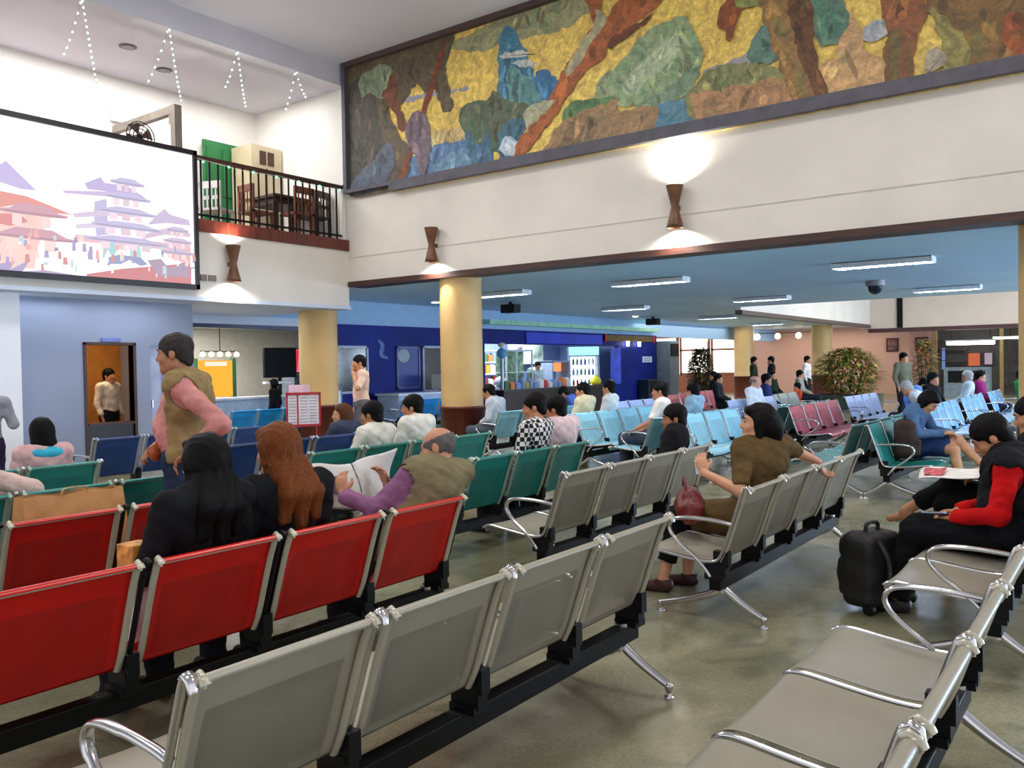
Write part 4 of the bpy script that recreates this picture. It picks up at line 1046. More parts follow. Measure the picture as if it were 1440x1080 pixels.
        if kind in ('bob', 'tied', 'long', 'waves'):
            F.add(he((0, -.035, -.005), (.092, .088, .105)), .03); F.add(cap(h(-.072, .01, .02), h(-.070, .0, -.085), .026, .022), .02); F.add(cap(h(.072, .01, .02), h(.070, .0, -.085), .026, .022), .02)
            F.cut(he((0, .085, -.035), (.058, .062, .085)))
            F.add(cap(h(-.042, .066, .084), h(.042, .066, .084), .016, .016), .03)
        if kind == 'tied': F.add(he((.0, -.10, -.03), (.075, .055, .075)), .04); F.add(cap(h(0, -.12, -.02), h(.02, -.13, -.14), .045, .02), .03)
        if kind == 'girl':
            F.add(he((0, -.03, -.02), (.098, .092, .13)), .03); F.add(he((0, -.045, -.10), (.105, .06, .07)), .03); F.cut(he((0, .095, -.04), (.066, .07, .1)))
        if kind in ('long', 'waves'):
            bx = j['neck'] - unit(j['neck'] - j['waist']) * .18; by = V(0, -.115, 0)
            b1 = h(0, -.07, -.09); b2 = j['neck'] + V(0, -.10, -.06); b3 = bx + by
            for o, r0, r1 in ((-.055, .05, .026), (0, .06, .034), (.055, .05, .026)):
                F.add(cap(b1 + V(o, 0, 0), b2 + V(o * 1.25, 0, 0), r0, r0 * .85), .03); F.add(cap(b2 + V(o * 1.25, 0, 0), b3 + V(o * 1.5, 0, -.03 * (o == 0)), r0 * .85, r1), .03)
            X, Yy, Z = np.meshgrid(*F.ax, indexing='ij'); F.F = F.F + (.004 * np.sin(X * 150 + 9 * np.sin(Z * 9)) * (Z < hc[2] - .02)).astype(np.float32)
        elif res < .02:
            X, Yy, Z = np.meshgrid(*F.ax, indexing='ij'); F.F = F.F + (.0018 * np.sin(X * 170 + Z * 40) * np.sin(Yy * 150 + Z * 60)).astype(np.float32)
        put(F.mesh('hair', hm), 'hair', t)
    if res < .0125:     # eyes and brows where the face is large enough to show them
        for sx in (-1, 1):
            b = MB(); c = h(sx * .031, .0775, .003)
            prof = [(.0098 * math.sin(a), -.0098 * math.cos(a)) for a in np.linspace(.12, PI - .12, 9)]
            b.lathe(prof, (0, 0, 0), 12); e = b.build('eye', mat('eye_white', (176, 164, 152), .3), t); e.matrix_local = Matrix.Translation(Vector(c)) @ Matrix(hf).to_4x4()
            b = MB(); b.tube([(0, .0085, 0), (0, .0122, 0)], [.0062, .0052], 12); p = b.build('iris', mat('dark_iris', (24, 14, 10), .15), e)
            b = MB(); b.tube([h(sx * .016, .095, .026), h(sx * .034, .093, .031), h(sx * .05, .082, .026)], [.003, .0042, .002], 6); b.build('eyebrow', hm if kind != 'bald' else mat('grey_brow', (60, 56, 54), .7), t)
        b = MB(); b.tube([h(-.017, .0925, -.0635), h(0, .0955, -.0625), h(.017, .0925, -.0635)], [.0016, .0026, .0016], 6); b.build('mouth', mat('lip_line', (120, 62, 54), .5), t)
    return t
BLACK = (13, 11, 12)
# standing man in the vest
person('man standing at left in a pink shirt and khaki vest, looking left', 3.13, 4.95, 38, 'stand',
       dict(head=(0, .065, 1.545), neck=(0, .01, 1.41), chest=(0, .0, 1.24), waist=(0, .055, 1.07), elL=(-.27, -.30, 1.12), wrL=(-.21, -.08, .95), elR=(.25, .0, 1.10), wrR=(.10, .21, .97)), yaw=4, pitch=4,
       hair=('short', (52, 48, 46)), top=('shirt', (206, 140, 134)), vest=(146, 124, 84), collar=(206, 140, 134), bottom=('trousers', (44, 58, 84)), res=.0085, wide=1.16, scale=1.045, skin=(170, 116, 84), open_front=.055)
# red bench: two women and the reading man
person('woman with long straight black hair and black jacket, seen from behind', 2.08, 2.95, 4, 'sit', dict(shL=(-.18, .18, .955), head=(.03, .235, 1.11)), pitch=4, yaw=-6,
       hair=('long', (10, 9, 10)), top=('jacket', (24, 25, 28)), res=.0085, wide=1.0, scale=1.0)
person('woman with long reddish-brown hair in a black jacket, beside the black-haired woman', 2.50, 2.97, -4, 'sit', dict(head=(-.03, .235, 1.13)), pitch=6, yaw=10,
       hair=('waves', (108, 58, 26)), top=('jacket', (26, 27, 30)), res=.0085, scale=1.0)
person('balding grey-haired man in a purple shirt and olive vest reading a newspaper', 3.40, 2.95, 6, 'sit',
       dict(pel=(-.04, .33, .50), waist=(.04, .26, .66), chest=(.13, .22, .81), neck=(.21, .21, .91), head=(.25, .25, 1.035), shL=(.02, .26, .91), shR=(.36, .17, .89), elL=(-.17, .36, .74), elR=(.42, .34, .68), wrL=(-.16, .60, .80), wrR=(.22, .60, .80)),
       yaw=22, pitch=10, roll=8, hair=('bald', (96, 92, 90)), top=('shirt', (140, 94, 130)), vest=(122, 112, 84), collar=(212, 198, 170), res=.0085, wide=1.1, skin=(190, 134, 100), hands=dict(L=((.1, .3, .9), (1, .3, 0)), R=((-.1, .3, .9), (-1, .3, 0))))
# olive woman
person('woman in an olive-brown top with dark bobbed hair, her arm laid along the seat back', 5.33, 1.74, 6, 'sit',
       dict(elR=(.43, .08, .885), wrR=(.60, -.03, .80), elL=(-.30, .26, .70), wrL=(-.27, .50, .80), knL=(-.15, .72, .47), anL=(-.24, .80, .085), anR=(-.02, .70, .085), knR=(.09, .72, .47), head=(-.03, .22, 1.11)), yaw=22, pitch=-3, twist=-30,
       hair=('tied', BLACK), top=('tunic', (98, 78, 48)), sleeve=.42, bottom=('capri', (18, 17, 20)), shoes=(64, 30, 28), res=.0085, wide=1.2, skin=(206, 150, 116), hem=.34,
       hands=dict(R=((.5, -.3, -.8), (0, -1, 0)), L=((.2, .3, .9), (1, .2, 0))))
# man with red sleeves, neighbour with crossed legs
person('man in a black padded vest with red sleeves bent over his phone', 5.52, .35, 4, 'sit',
       dict(chest=(0, .235, .84), neck=(0, .245, .96), head=(0, .325, 1.045), shL=(-.185, .23, .915), shR=(.185, .23, .915), elL=(-.265, .28, .64), elR=(.25, .30, .64), wrL=(-.12, .50, .595), wrR=(.06, .50, .60), anL=(-.12, .80, .085), anR=(.12, .80, .085)), yaw=6, pitch=34,
       hair=('full', BLACK), top=('shirt', (196, 18, 22)), collar=(26, 27, 31), vest=(27, 28, 32), bottom=('trousers', (17, 17, 20)), res=.0085, wide=1.08, skin=(186, 128, 92), hands=dict(L=((.5, .8, -.1), (.2, -.1, -1)), R=((-.5, .8, -.05), (-.2, -.1, -1))))
person('person at the right edge with legs crossed and a newspaper on the lap', 6.5, .33, -2, 'sit',
       dict(knR=(-.02, .70, .625), anR=(.02, 1.02, .41), hiR=(.09, .31, .50), knL=(-.10, .73, .48), wrL=(-.12, .50, .70), wrR=(.14, .50, .72), elL=(-.24, .3, .72)), yaw=10, pitch=18,
       hair=('short', BLACK), top=('jacket', (24, 24, 28)), bottom=('capri', (15, 15, 18)), shoes=None, res=.0095, foot=dict(R=(.2, .8, -.45)), skin=(190, 134, 100))
# dark-jacketed man on the second grey bench
person('man with short black hair in a dark jacket, sunk low behind a grey bench', 6.72, 2.98, 22, 'sit',
       dict(pel=(.02, .36, .50), chest=(.14, .24, .80), waist=(.08, .28, .65), neck=(.20, .22, .90), head=(.235, .25, 1.01), shL=(.02, .25, .87), shR=(.36, .20, .86), elL=(-.08, .32, .66), elR=(.42, .30, .64)), yaw=12, pitch=4,
       hair=('full', BLACK), top=('jacket', (24, 23, 27)), res=.009, skin=(168, 108, 74))
# two men in white shirts, brown-haired woman
person('man in a white shirt with dark hair, left of the pair on the teal bench', 5.62, 5.56, 4, 'sit', dict(head=(-.02, .24, 1.06), neck=(0, .2, .95), shL=(-.175, .2, .90), shR=(.175, .2, .90), chest=(0, .215, .82)), yaw=18, pitch=6, hair=('full', BLACK), top=('shirt', (228, 224, 212)), res=.011, skin=(168, 112, 78))
person('man in white shirt with fuller hair, right one of the pair on the teal bench', 6.18, 5.56, 2, 'sit', dict(head=(-.02, .25, 1.10)), yaw=34, pitch=2, hair=('full', BLACK), top=('shirt', (232, 228, 216)), res=.011, skin=(176, 118, 84))
person('woman with chestnut hair low behind the dark blue bench', 6.42, 6.85, 10, 'sit', dict(head=(0, .24, .99), neck=(0, .2, .89), shL=(-.165, .2, .85), shR=(.165, .2, .85), chest=(0, .21, .77)), yaw=50, hair=('girl', (84, 50, 30)), top=('shirt', (60, 66, 84)), res=.013)
# girl and the arm at left
person('girl with black bobbed hair and turquoise collar, seen from behind at far left', 3.10, 6.65, 4, 'sit', dict(), yaw=-8, pitch=6, hair=('girl', BLACK), top=('shirt', (214, 170, 170)), collar=(50, 176, 206), res=.011, scale=.93)
person('person cut off by the left edge, pale sleeve resting on the teal seat back', 1.78, 5.26, 0, 'sit', dict(elR=(.58, .12, .805), wrR=(.34, .40, .74), shR=(.19, .20, .96)), hair=('short', BLACK), top=('shirt', (214, 188, 180)), res=.012)
person('dark-trousered person in a grey patterned top cut off by the left edge', 3.52, 9.0, -30, 'stand', dict(elR=(.27, .02, 1.12), wrR=(.2, .2, 1.2)), scale=.9, hair=('short', BLACK), top=('shirt', (150, 150, 160)), bottom=('trousers', (48, 36, 66)), res=.016)
# standing man beyond the pillar
person('man standing beyond the blue seats in pale pink shirt, hand to his face', 9.42, 10.0, 60, 'stand', dict(elL=(-.27, .12, 1.15), wrL=(-.06, .14, 1.40), head=(0, .03, 1.54)), pitch=6, hair=('short', BLACK), top=('shirt', (232, 196, 176)), sleeve=.45, bottom=('trousers', (98, 98, 104)), res=.014, scale=1.03, hands=dict(L=((.3, .1, .9), (0, -1, 0))))
# pair on the right teal bench
chk = bpy.data.materials.new('black_white_check'); chk.use_nodes = True
_n = chk.node_tree.nodes; _t = _n.new('ShaderNodeTexChecker'); _c = _n.new('ShaderNodeTexCoord'); _t.inputs['Scale'].default_value = 26; _t.inputs['Color1'].default_value = lin((222, 220, 218)); _t.inputs['Color2'].default_value = lin((15, 15, 18))
chk.node_tree.links.new(_c.outputs['Object'], _t.inputs['Vector']); chk.node_tree.links.new(_t.outputs['Color'], _n['Principled BSDF'].inputs['Base Color']); _n['Principled BSDF'].inputs['Roughness'].default_value = .8
person('person in a black-and-white checked shirt at the end of the teal bench', 6.14, 4.07, 6, 'sit', dict(head=(.02, .24, 1.13)), yaw=26, pitch=8, hair=('full', BLACK), top=('shirt', (128, 128, 128)), top_mat=chk, res=.0105, skin=(190, 126, 88))
person('person in a pale pink shirt right beside the one in checks', 6.52, 4.07, 0, 'sit', dict(head=(-.04, .25, 1.09), neck=(0, .2, .98)), yaw=20, pitch=4, hair=('full', BLACK), top=('shirt', (232, 206, 208)), res=.0105, skin=(186, 124, 90))
# middle distance
person('man in a grey-white shirt and grey trousers bent forward by the yellow column', 10.60, 7.89, 8, 'sit', dict(knL=(-.11, .68, .485), knR=(.11, .68, .485), anL=(-.11, .56, .085), anR=(.11, .56, .085), pel=(0, .31, .505), waist=(0, .30, .68), chest=(0, .29, .85), neck=(0, .32, .98), head=(-.02, .39, 1.09), shL=(-.18, .28, .93), shR=(.18, .28, .93)), yaw=8, pitch=14, hair=('short', BLACK), top=('shirt', (196, 202, 212)), bottom=('trousers', (78, 88, 98)), res=.014, skin=(178, 120, 86))
person('person in a cream shirt on the cyan bench, dark hair, left of the blue-clad one', 10.95, 6.54, 0, 'sit', dict(head=(0, .25, 1.10)), yaw=20, hair=('full', BLACK), top=('shirt', (226, 214, 178)), res=.016)
person('man in a bright white shirt sitting before the lit fridge', 11.75, 6.54, 10, 'sit', dict(wrL=(-.3, .3, .6)), yaw=-6, hair=('full', BLACK), top=('shirt', (236, 240, 240)), res=.015)
person('person in a blue shirt bending between the cream and white shirts', 13.25, 8.0, 20, 'sit', dict(chest=(0, .34, .80), neck=(0, .44, .90), head=(0, .54, .97), shL=(-.17, .40, .86), shR=(.17, .40, .86)), pitch=35, hair=('full', BLACK), top=('shirt', (90, 112, 190)), bottom=('trousers', (36, 44, 84)), res=.016)
person('man in a white shirt seen from behind on the cyan bench, bare forearms', 10.48, 5.0, 14, 'sit', dict(elL=(-.26, .3, .72), wrL=(-.2, .52, .62)), yaw=10, hair=('full', BLACK), top=('shirt', (232, 226, 222)), sleeve=.42, bottom=('trousers', (60, 66, 80)), res=.0125, skin=(186, 126, 96))
person('dark-haired person on the cyan bench right of the white-shirted back', 11.5, 5.0, 0, 'sit', dict(head=(0, .24, 1.08)), yaw=-14, hair=('full', BLACK), top=('shirt', (150, 184, 206)), res=.014)
person('person in a denim shirt and shorts with bare crossed legs, reading with head bowed', 10.45, 2.32, 172, 'sit',
       dict(chest=(0, .28, .83), neck=(.0, .34, .95), head=(.0, .44, 1.02), shL=(-.18, .31, .90), shR=(.18, .31, .90), knR=(-.06, .72, .60), anR=(-.12, .98, .30), knL=(.06, .72, .50), anL=(.08, .80, .085), elR=(.26, .40, .68), wrR=(.10, .62, .68), elL=(-.26, .40, .68), wrL=(-.1, .60, .68), hiR=(.09, .31, .51)),
       pitch=45, hair=('bob', BLACK), top=('shirt', (84, 116, 160)), bottom=('shorts', (44, 66, 116)), shoes=(40, 34, 32), res=.011, skin=(206, 156, 120), foot=dict(R=(.1, .7, -.5)))
# crowd farther back
CROWD = [
 ('dark-jacketed person among the far crowd left of centre, nearest the bright windows', 18.9, 8.2, 190, 'sit', (34, 36, 40), 0),
 ('person in a black coat standing just behind the pair near the far column', 22.8, 9.5, 30, 'sit', (15, 15, 18), 0),
 ('person in a navy jacket seated at the back above the lavender bench', 17.4, 6.5, 200, 'sit', (50, 60, 110), 0),
 ('man in a white shirt with a pinkish bald head, on the lavender bench', 15.6, 6.05, 170, 'sit', (234, 236, 244), 0),
 ('person in a dark green coat standing before the orange brick wall, left one of two', 25.3, 9.5, 200, 'stand', (50, 58, 44), 0),
 ('person in a dark coat standing before the orange brick wall, right one of two', 25.6, 9.05, 20, 'stand', (36, 32, 38), 0),
 ('man in a white shirt standing just left of the leafy planter', 27.3, 8.5, 180, 'stand', (238, 238, 242), 0),
 ('grey-clad person seated just in front of the white-shirted standing man', 24.0, 7.9, 190, 'sit', (150, 152, 140), 0),
 ('child in an orange-red top behind the maroon bench', 20.1, 6.3, 20, 'sit', (214, 70, 34), 0),
 ('person in a green-black jacket seated among the dark group before the brick wall', 23.8, 8.6, 170, 'sit', (40, 52, 44), 0),
 ('person in a light blue shirt bending by the right side of the leafy planter', 18.7, 4.0, 200, 'sit', (124, 164, 226), 1),
 ('person in a drab green top standing before the pink far wall', 21.6, 4.47, 150, 'stand', (112, 112, 92), 0),
 ('dark figure in black seated behind the denim-clad person', 17.5, 3.3, 160, 'sit', (30, 26, 26), 0),
 ('grey-haired person in a bright white shirt leaning forward over the sky-blue bench', 16.3, 2.8, 20, 'sit', (246, 246, 250), 1),
 ('person in a magenta top below the bright tube lamp', 20.2, 2.9, 190, 'sit', (156, 44, 110), 0),
 ('pale-haired person in white near the right column', 19.6, 2.6, 10, 'sit', (206, 218, 226), 0),
 ('person in a green top next to the right column', 20.9, 2.2, 170, 'sit', (40, 140, 70), 0)]
BENT = dict(chest=(0, .33, .80), neck=(0, .42, .91), head=(0, .52, .99), shL=(-.17, .38, .86), shR=(.17, .38, .86))
for i, (l, x, y, rz, pose, c, bent) in enumerate(CROWD):
    hair = ('full', BLACK)
    if 'bald' in l: hair = ('bald', (120, 110, 104))
    if 'grey-haired' in l or 'pale-haired' in l: hair = ('full', (170, 166, 162))
    sc = .8 if 'child' in l else 1.0
    person(l, x, y, rz, pose, BENT if bent else None, hair=hair, top=('shirt', c), res=.021, scale=sc, pitch=30 if bent else 0, bottom=('trousers', (40, 40, 50)), skin=(206, 150, 130) if 'bald' in l else SKIN)
person('shopkeeper in a pale shirt leaning over the blue kiosk counter', 20.6, 14.4, 150, 'stand', dict(neck=(0, .1, 1.38), head=(0, .17, 1.49), chest=(0, .06, 1.22)), pitch=14, hair=('full', BLACK), top=('shirt', (196, 216, 214)), res=.018)
person('person in a cream top standing inside the orange-lit doorway', 6.98, 13.2, 200, 'stand', None, scale=.94, hair=('full', BLACK), top=('shirt', (240, 226, 210)), res=.016)
person('dark-haired person in black at the stall left of the notice board', 10.2, 13.2, 30, 'stand', dict(), scale=.80, hair=('bob', BLACK), top=('shirt', (24, 22, 28)), res=.018)
# ------------------------------------------------------------------ props
# newspapers
paper = bpy.data.materials.new('newsprint'); paper.use_nodes = True
_nt = paper.node_tree; _n = _nt.nodes; _b = _n['Principled BSDF']; _b.inputs['Roughness'].default_value = .85
_c = _n.new('ShaderNodeTexCoord'); _w = _n.new('ShaderNodeTexWave'); _w.inputs['Scale'].default_value = 22; _w.bands_direction = 'Z'; _w.inputs['Distortion'].default_value = .3
_z = _n.new('ShaderNodeTexNoise'); _z.inputs['Scale'].default_value = 7; _r = _n.new('ShaderNodeValToRGB'); _r.color_ramp.elements[0].position = .52; _r.color_ramp.elements[1].position = .62
_x = _n.new('ShaderNodeMixRGB'); _x.blend_type = 'MULTIPLY'; _x.inputs[0].default_value = .45
_r2 = _n.new('ShaderNodeValToRGB'); _r2.color_ramp.elements[0].color = lin((232, 230, 226)); _r2.color_ramp.elements[1].color = lin((110, 108, 112))
for a, d in ((_c.outputs['Object'], _w.inputs[0]), (_c.outputs['Object'], _z.inputs[0]), (_z.outputs['Fac'], _r.inputs[0]), (_r.outputs[0], _r2.inputs[0])): _nt.links.new(a, d)
_x.inputs[1].default_value = lin((236, 234, 230)); _nt.links.new(_r2.outputs[0], _x.inputs[2]); _nt.links.new(_x.outputs[0], _b.inputs['Base Color'])
def page(pts_l, pts_r, n=8):
    """curled sheet between two edge polylines"""
    L_ = smooth_path(pts_l, n); R_ = smooth_path(pts_r, n); rows = []
    for a, c in zip(L_, R_):
        rows.append([a.lerp(c, k / 8) + Vector((0, .02 * math.sin(PI * k / 8), .006 * math.sin(2 * PI * k / 8))) for k in range(9)])
    return rows
t = empty('newspaper', (3.45, 3.6, .71), 0, 'open newspaper held up by the balding man', 'newspaper')
b = MB(); b.sheet(page([(-.34, .10, .0), (-.37, .06, .13), (-.43, .04, .27)], [(-.06, .0, -.02), (-.05, .04, .11), (-.06, .10, .235)]), .0012); b.build('page', paper, t)
b = MB(); b.sheet(page([(-.05, .0, -.02), (-.04, .04, .11), (-.05, .10, .235)], [(.22, .06, .02), (.24, .08, .16), (.27, .04, .30)]), .0012); b.build('page', paper, t)
ink = mat('ink_grey', (116, 112, 118), .8, 0, .3, 30)
b = MB(); b.sheet(page([(-.30, .066, .09), (-.32, .044, .14), (-.34, .034, .19)], [(-.15, .020, .08), (-.15, .036, .13), (-.16, .05, .185)]), .0008); b.build('printed_picture', ink, t)
t = empty('newspaper', (6.30, .98, .735), 0, 'folded colour newspaper lying on the crossed legs at right', 'newspaper')
b = MB(); b.sheet(page([(-.16, .20, -.03), (0, .22, .0), (.14, .22, .01)], [(-.20, -.16, .0), (-.02, -.16, .03), (.16, -.14, .02)]), .004); b.build('page', mat('white_print_paper', (236, 232, 230), .7), t)
b = MB(); b.sheet(page([(-.14, .17, -.010), (-.06, .185, .006), (.0, .195, .014)], [(-.155, .05, .006), (-.08, .05, .026), (-.02, .05, .038)]), .003); b.build('printed_picture', mat('red_print', (206, 96, 104), .7, 0, .4, 30), t)
# phone, tissue, handbag
t = empty('smartphone', (5.37, .95, .60), .3, 'small dark phone held in both hands by the man with red sleeves', 'phone')
b = MB(); b.box(-.036, -.075, 0, .036, .075, .009); b.build('case', blackplastic, t, .003)
b = MB(); b.box(-.032, -.066, .009, .032, .066, .0102); b.build('screen', mat('dark_glass', (36, 42, 54), .08), t)
t = empty('paper_cup', (5.06, 2.26, .83), 0, 'white paper cup raised by the woman in the olive top', 'cup')
b = MB(); b.lathe([(.026, -.045), (.036, .04), (.038, .044), (.034, .04), (.024, -.04)], n=18); b.build('cup', mat('white_card', (226, 232, 240), .6), t)
t = empty('handbag', (4.98, 2.30, .52), .5, 'maroon leather handbag on the lap of the woman in the olive top', 'handbag')
lm = mat('maroon_leather', (104, 26, 26), .35, 0, .2, 12, .3, 60)
F = SDF((-.25, -.16, -.03), (.25, .16, .26), .01); F.add(ell((0, 0, .08), (.19, .09, .10)), .02); F.add(cap((-.14, 0, .05), (.14, 0, .05), .075, .075), .05); F.add(cap((-.12, 0, .15), (.12, 0, .15), .03, .03), .05); F.wobble(.006, 40)
put(F.mesh('bag_body', lm), 'bag_body', t)
b = MB(); b.tube(smooth_path([(-.11, .03, .15), (-.09, .03, .22), (0, .03, .25), (.09, .03, .22), (.11, .03, .15)], 4), .008, 8); b.build('handle', lm, t)
t = empty('waist_bag', (2.96, 5.03, .99), .66, 'small orange-brown bag held at the waist of the standing man', 'bag')
F = SDF((-.14, -.1, -.12), (.14, .1, .12), .01); F.add(ell((0, 0, 0), (.085, .045, .065)), .02); F.wobble(.005, 50)
put(F.mesh('bag_body', mat('tan_leather', (168, 84, 36), .4, 0, .25, 14)), 'bag_body', t)
b = MB(); b.tube([(-.06, -.04, .035), (0, -.05, .042), (.06, -.04, .035)], .006, 6); b.build('zip', mat('brass_zip', (190, 150, 70), .3, .8), t)
# black trolley backpack on the floor
t = empty('travel_bag', (5.36, 1.29, 0), -.35, 'black wheeled travel bag standing on the floor between the benches', 'bag')
bm_ = mat('black_nylon', (20, 20, 22), .6, 0, .15, 10, .35, 70)
F = SDF((-.26, -.2, -.01), (.26, .22, .60), .012)
def rbox(c, r, k):
    c = V(*c); r = V(*r)
    def d(P):
        q = np.abs(P - c) - (r - k); return np.linalg.norm(np.maximum(q, 0), axis=-1) + np.minimum(q.max(-1), 0) - k
    return d, c - r, c + r
F.add(rbox((0, 0, .25), (.165, .105, .22), .05), 0); F.add(rbox((0, .10, .19), (.13, .065, .12), .04), .02); F.add(rbox((0, .09, .37), (.14, .055, .07), .04), .02); F.wobble(.005, 30)
put(F.mesh('bag_body', bm_), 'bag_body', t)
b = MB()
for zz, yy in ((.27, .158), (.43, .142)): b.tube(smooth_path([(-.09, yy - .004, zz), (0, yy + .006, zz + .004), (.09, yy - .004, zz)], 4), .006, 6)
b.build('zip', mat('grey_zip', (70, 70, 74), .4, .5), t)
b = MB(); b.tube(smooth_path([(-.06, 0, .46), (-.05, 0, .515), (.05, 0, .515), (.06, 0, .46)], 4), .012, 8); b.build('handle', bm_, t)
for sx in (-.15, .15):
    b = MB(); b.tube([(sx - .016, -.08, .035), (sx + .016, -.08, .035)], .035, 14, up=(0, 0, 1)); b.build('wheel', blackplastic, t)
b = MB(); b.tube(smooth_path([(-.12, -.13, .44), (-.14, -.20, .34), (-.13, -.19, .18), (-.12, -.13, .08)], 4), (.02, .006), 8); b.build('strap', bm_, t)
# kraft bag and small paper bag on the red benches
kr = mat('kraft_paper', (186, 142, 88), .8, 0, .1, 6, .3, 14)
t = empty('paper_bag', (2.21, 4.60, .415), .05, 'large brown kraft paper bag standing on the farther red bench', 'bag')
b = MB(); b.sheet([[(-.24, -.08, 0), (-.24, .08, 0)], [(-.25, -.08, .25), (-.25, .08, .25)], [(-.24, -.06, .46), (-.24, .06, .46)]], .002, 0, False)
b = MB()
for sgn in (-1, 1):
    rows = [[(x, sgn * (.09 - .05 * max(0, z - .2) / .26) + .006 * math.sin(x * 30 + z * 9), z + .008 * math.sin(x * 23) * (z > .4)) for x in [(-.27 + .54 * i / 8) for i in range(9)]] for z in (0, .1, .2, .3, .38, .45)]
    b.sheet(rows, .002, 0, False)
for sgn in (-1, 1):
    rows = [[(sgn * .27 + (.02 * math.sin(PI * u) * -sgn), y, z) for u, y in ((0, -(.09 - .05 * max(0, z - .2) / .26)), (.5, 0), (1, (.09 - .05 * max(0, z - .2) / .26)))] for z in (0, .1, .2, .3, .38, .45)]
    b.sheet(rows, .002, 0, False)
b.box(-.27, -.09, 0, .27, .09, .004); b.build('paper_body', kr, t)
b = MB(); b.tube(smooth_path([(-.07, -.04, .44), (-.055, -.04, .475), (.055, -.04, .475), (.07, -.04, .44)], 4), (.012, .003), 8, up=(0, 1, 0)); b.build('handle', kr, t)
t = empty('gift_box', (1.83, 3.28, .415), .1, 'small ochre and white paper box on the red bench beside the black-haired woman', 'box')
b = MB(); b.box(-.05, -.05, 0, .05, .05, .28); b.build('lower_box', mat('white_card', (226, 232, 240), .6), t, .004)
b = MB(); b.box(-.052, -.052, .28, .052, .052, .39); b.build('upper_box', mat('ochre_print', (206, 140, 60), .6, 0, .3, 20), t, .004)
# brown rucksack on the denim person's bench
t = empty('backpack', (10.12, 2.08, .41), .2, 'dark brown backpack on the teal bench beside the denim-clad person', 'bag')
F = SDF((-.22, -.2, -.02), (.22, .2, .5), .016); F.add(rbox((0, 0, .21), (.17, .11, .21), .07), 0); F.add(rbox((0, -.10, .13), (.13, .06, .10), .04), .03); F.wobble(.006, 26)
put(F.mesh('bag_body', mat('brown_canvas', (50, 36, 32), .8, 0, .2, 8)), 'bag_body', t)
b = MB(); b.tube(smooth_path([(-.05, 0, .41), (0, 0, .46), (.05, 0, .41)], 4), .009, 8); b.build('handle', blackplastic, t)
# notice board
t = empty('notice_board', (8.66, 10.5, 0), -.5, 'red-framed white notice board standing left of the yellow column', 'notice board')
rf = mat('red_frame', (166, 26, 44), .4)
b = MB(); b.box(-.27, -.02, .60, .27, 0, .64); b.box(-.27, -.02, 1.10, .27, 0, 1.14); b.box(-.27, -.02, .60, -.24, 0, 1.14); b.box(.24, -.02, .60, .27, 0, 1.14); b.box(-.10, -.02, .64, -.08, 0, 1.1); b.build('frame', rf, t)
b = MB(); b.box(-.25, 0, .61, .25, .012, 1.13); b.build('board', mat('board_white', (226, 220, 226), .5), t)
b = MB()
for i in range(9):
    for x0, x1 in ((-.22, -.12), (-.05, .06), (.09, .21)): b.box(x0, -.004, .67 + i * .047, x1, 0, .682 + i * .047)
b.build('table_rows', mat('pale_print', (150, 140, 158), .6), t)
b = MB(); b.box(-.22, -.012, 1.14, .10, .004, 1.26); b.build('header', mat('pink_header', (230, 190, 206), .5), t)
for sx in (-.2, .2):
    b = MB(); b.tube([(sx, .006, 0), (sx, .006, .62)], .014, 8); b.build('leg', rf, t)
    b = MB(); b.box(sx - .02, -.18, 0, sx + .02, .18, .03); b.build('foot', rf, t)
# television pair near the column
t = empty('television', (11.75, 15.0, 0), -.3, 'large dark television back on a stand left of the second yellow column', 'television')
b = MB(); b.box(-.36, -.05, 1.33, .36, .06, 1.98); b.build('cabinet', mat('tv_black', (10, 12, 14), .6, spec=.15), t, .01)
b = MB(); b.tube([(0, .02, .03), (0, .02, 1.35)], .04, 12); b.build('post', blacksteel, t)
b = MB(); b.box(-.3, -.22, 0, .3, .24, .03); b.build('base', blacksteel, t)
b = MB(); b.box(-.40, -.2, 1.20, .18, -.02, 1.25); b.build('shelf', mat('white_shelf', (226, 228, 236), .5), t)
t = empty('television', (12.42, 15.0, 0), -.1, 'lit television with a pink and white picture, partly behind the second yellow column', 'television')
b = MB(); b.box(-.32, 0, 1.40, .40, .08, 1.98); b.build('cabinet', mat('tv_black', (10, 12, 14), .6, spec=.15), t, .01)
b = MB(); b.box(-.29, -.006, 1.44, .37, 0, 1.95); b.build('display', glow('tv_pink', (226, 110, 140), 1.0), t)
b = MB(); b.add([(-.05, -.008, 1.5), (.3, -.008, 1.46), (.35, -.008, 1.9), (.12, -.008, 1.82)], [(0, 1, 2, 3)]); b.add([(-.28, -.0075, 1.46), (-.2, -.0075, 1.46), (-.12, -.0075, 1.94), (-.28, -.0075, 1.94)], [(0, 1, 2, 3)], 1)
b.build('picture', [glow('tv_white', (250, 236, 240), 1.1), glow('tv_red', (214, 50, 70), 1.0)], t)
b = MB(); b.box(-.25, .02, 0, .35, .5, 1.38); b.build('stand', mat('grey_cabinet', (98, 110, 124), .5), t)
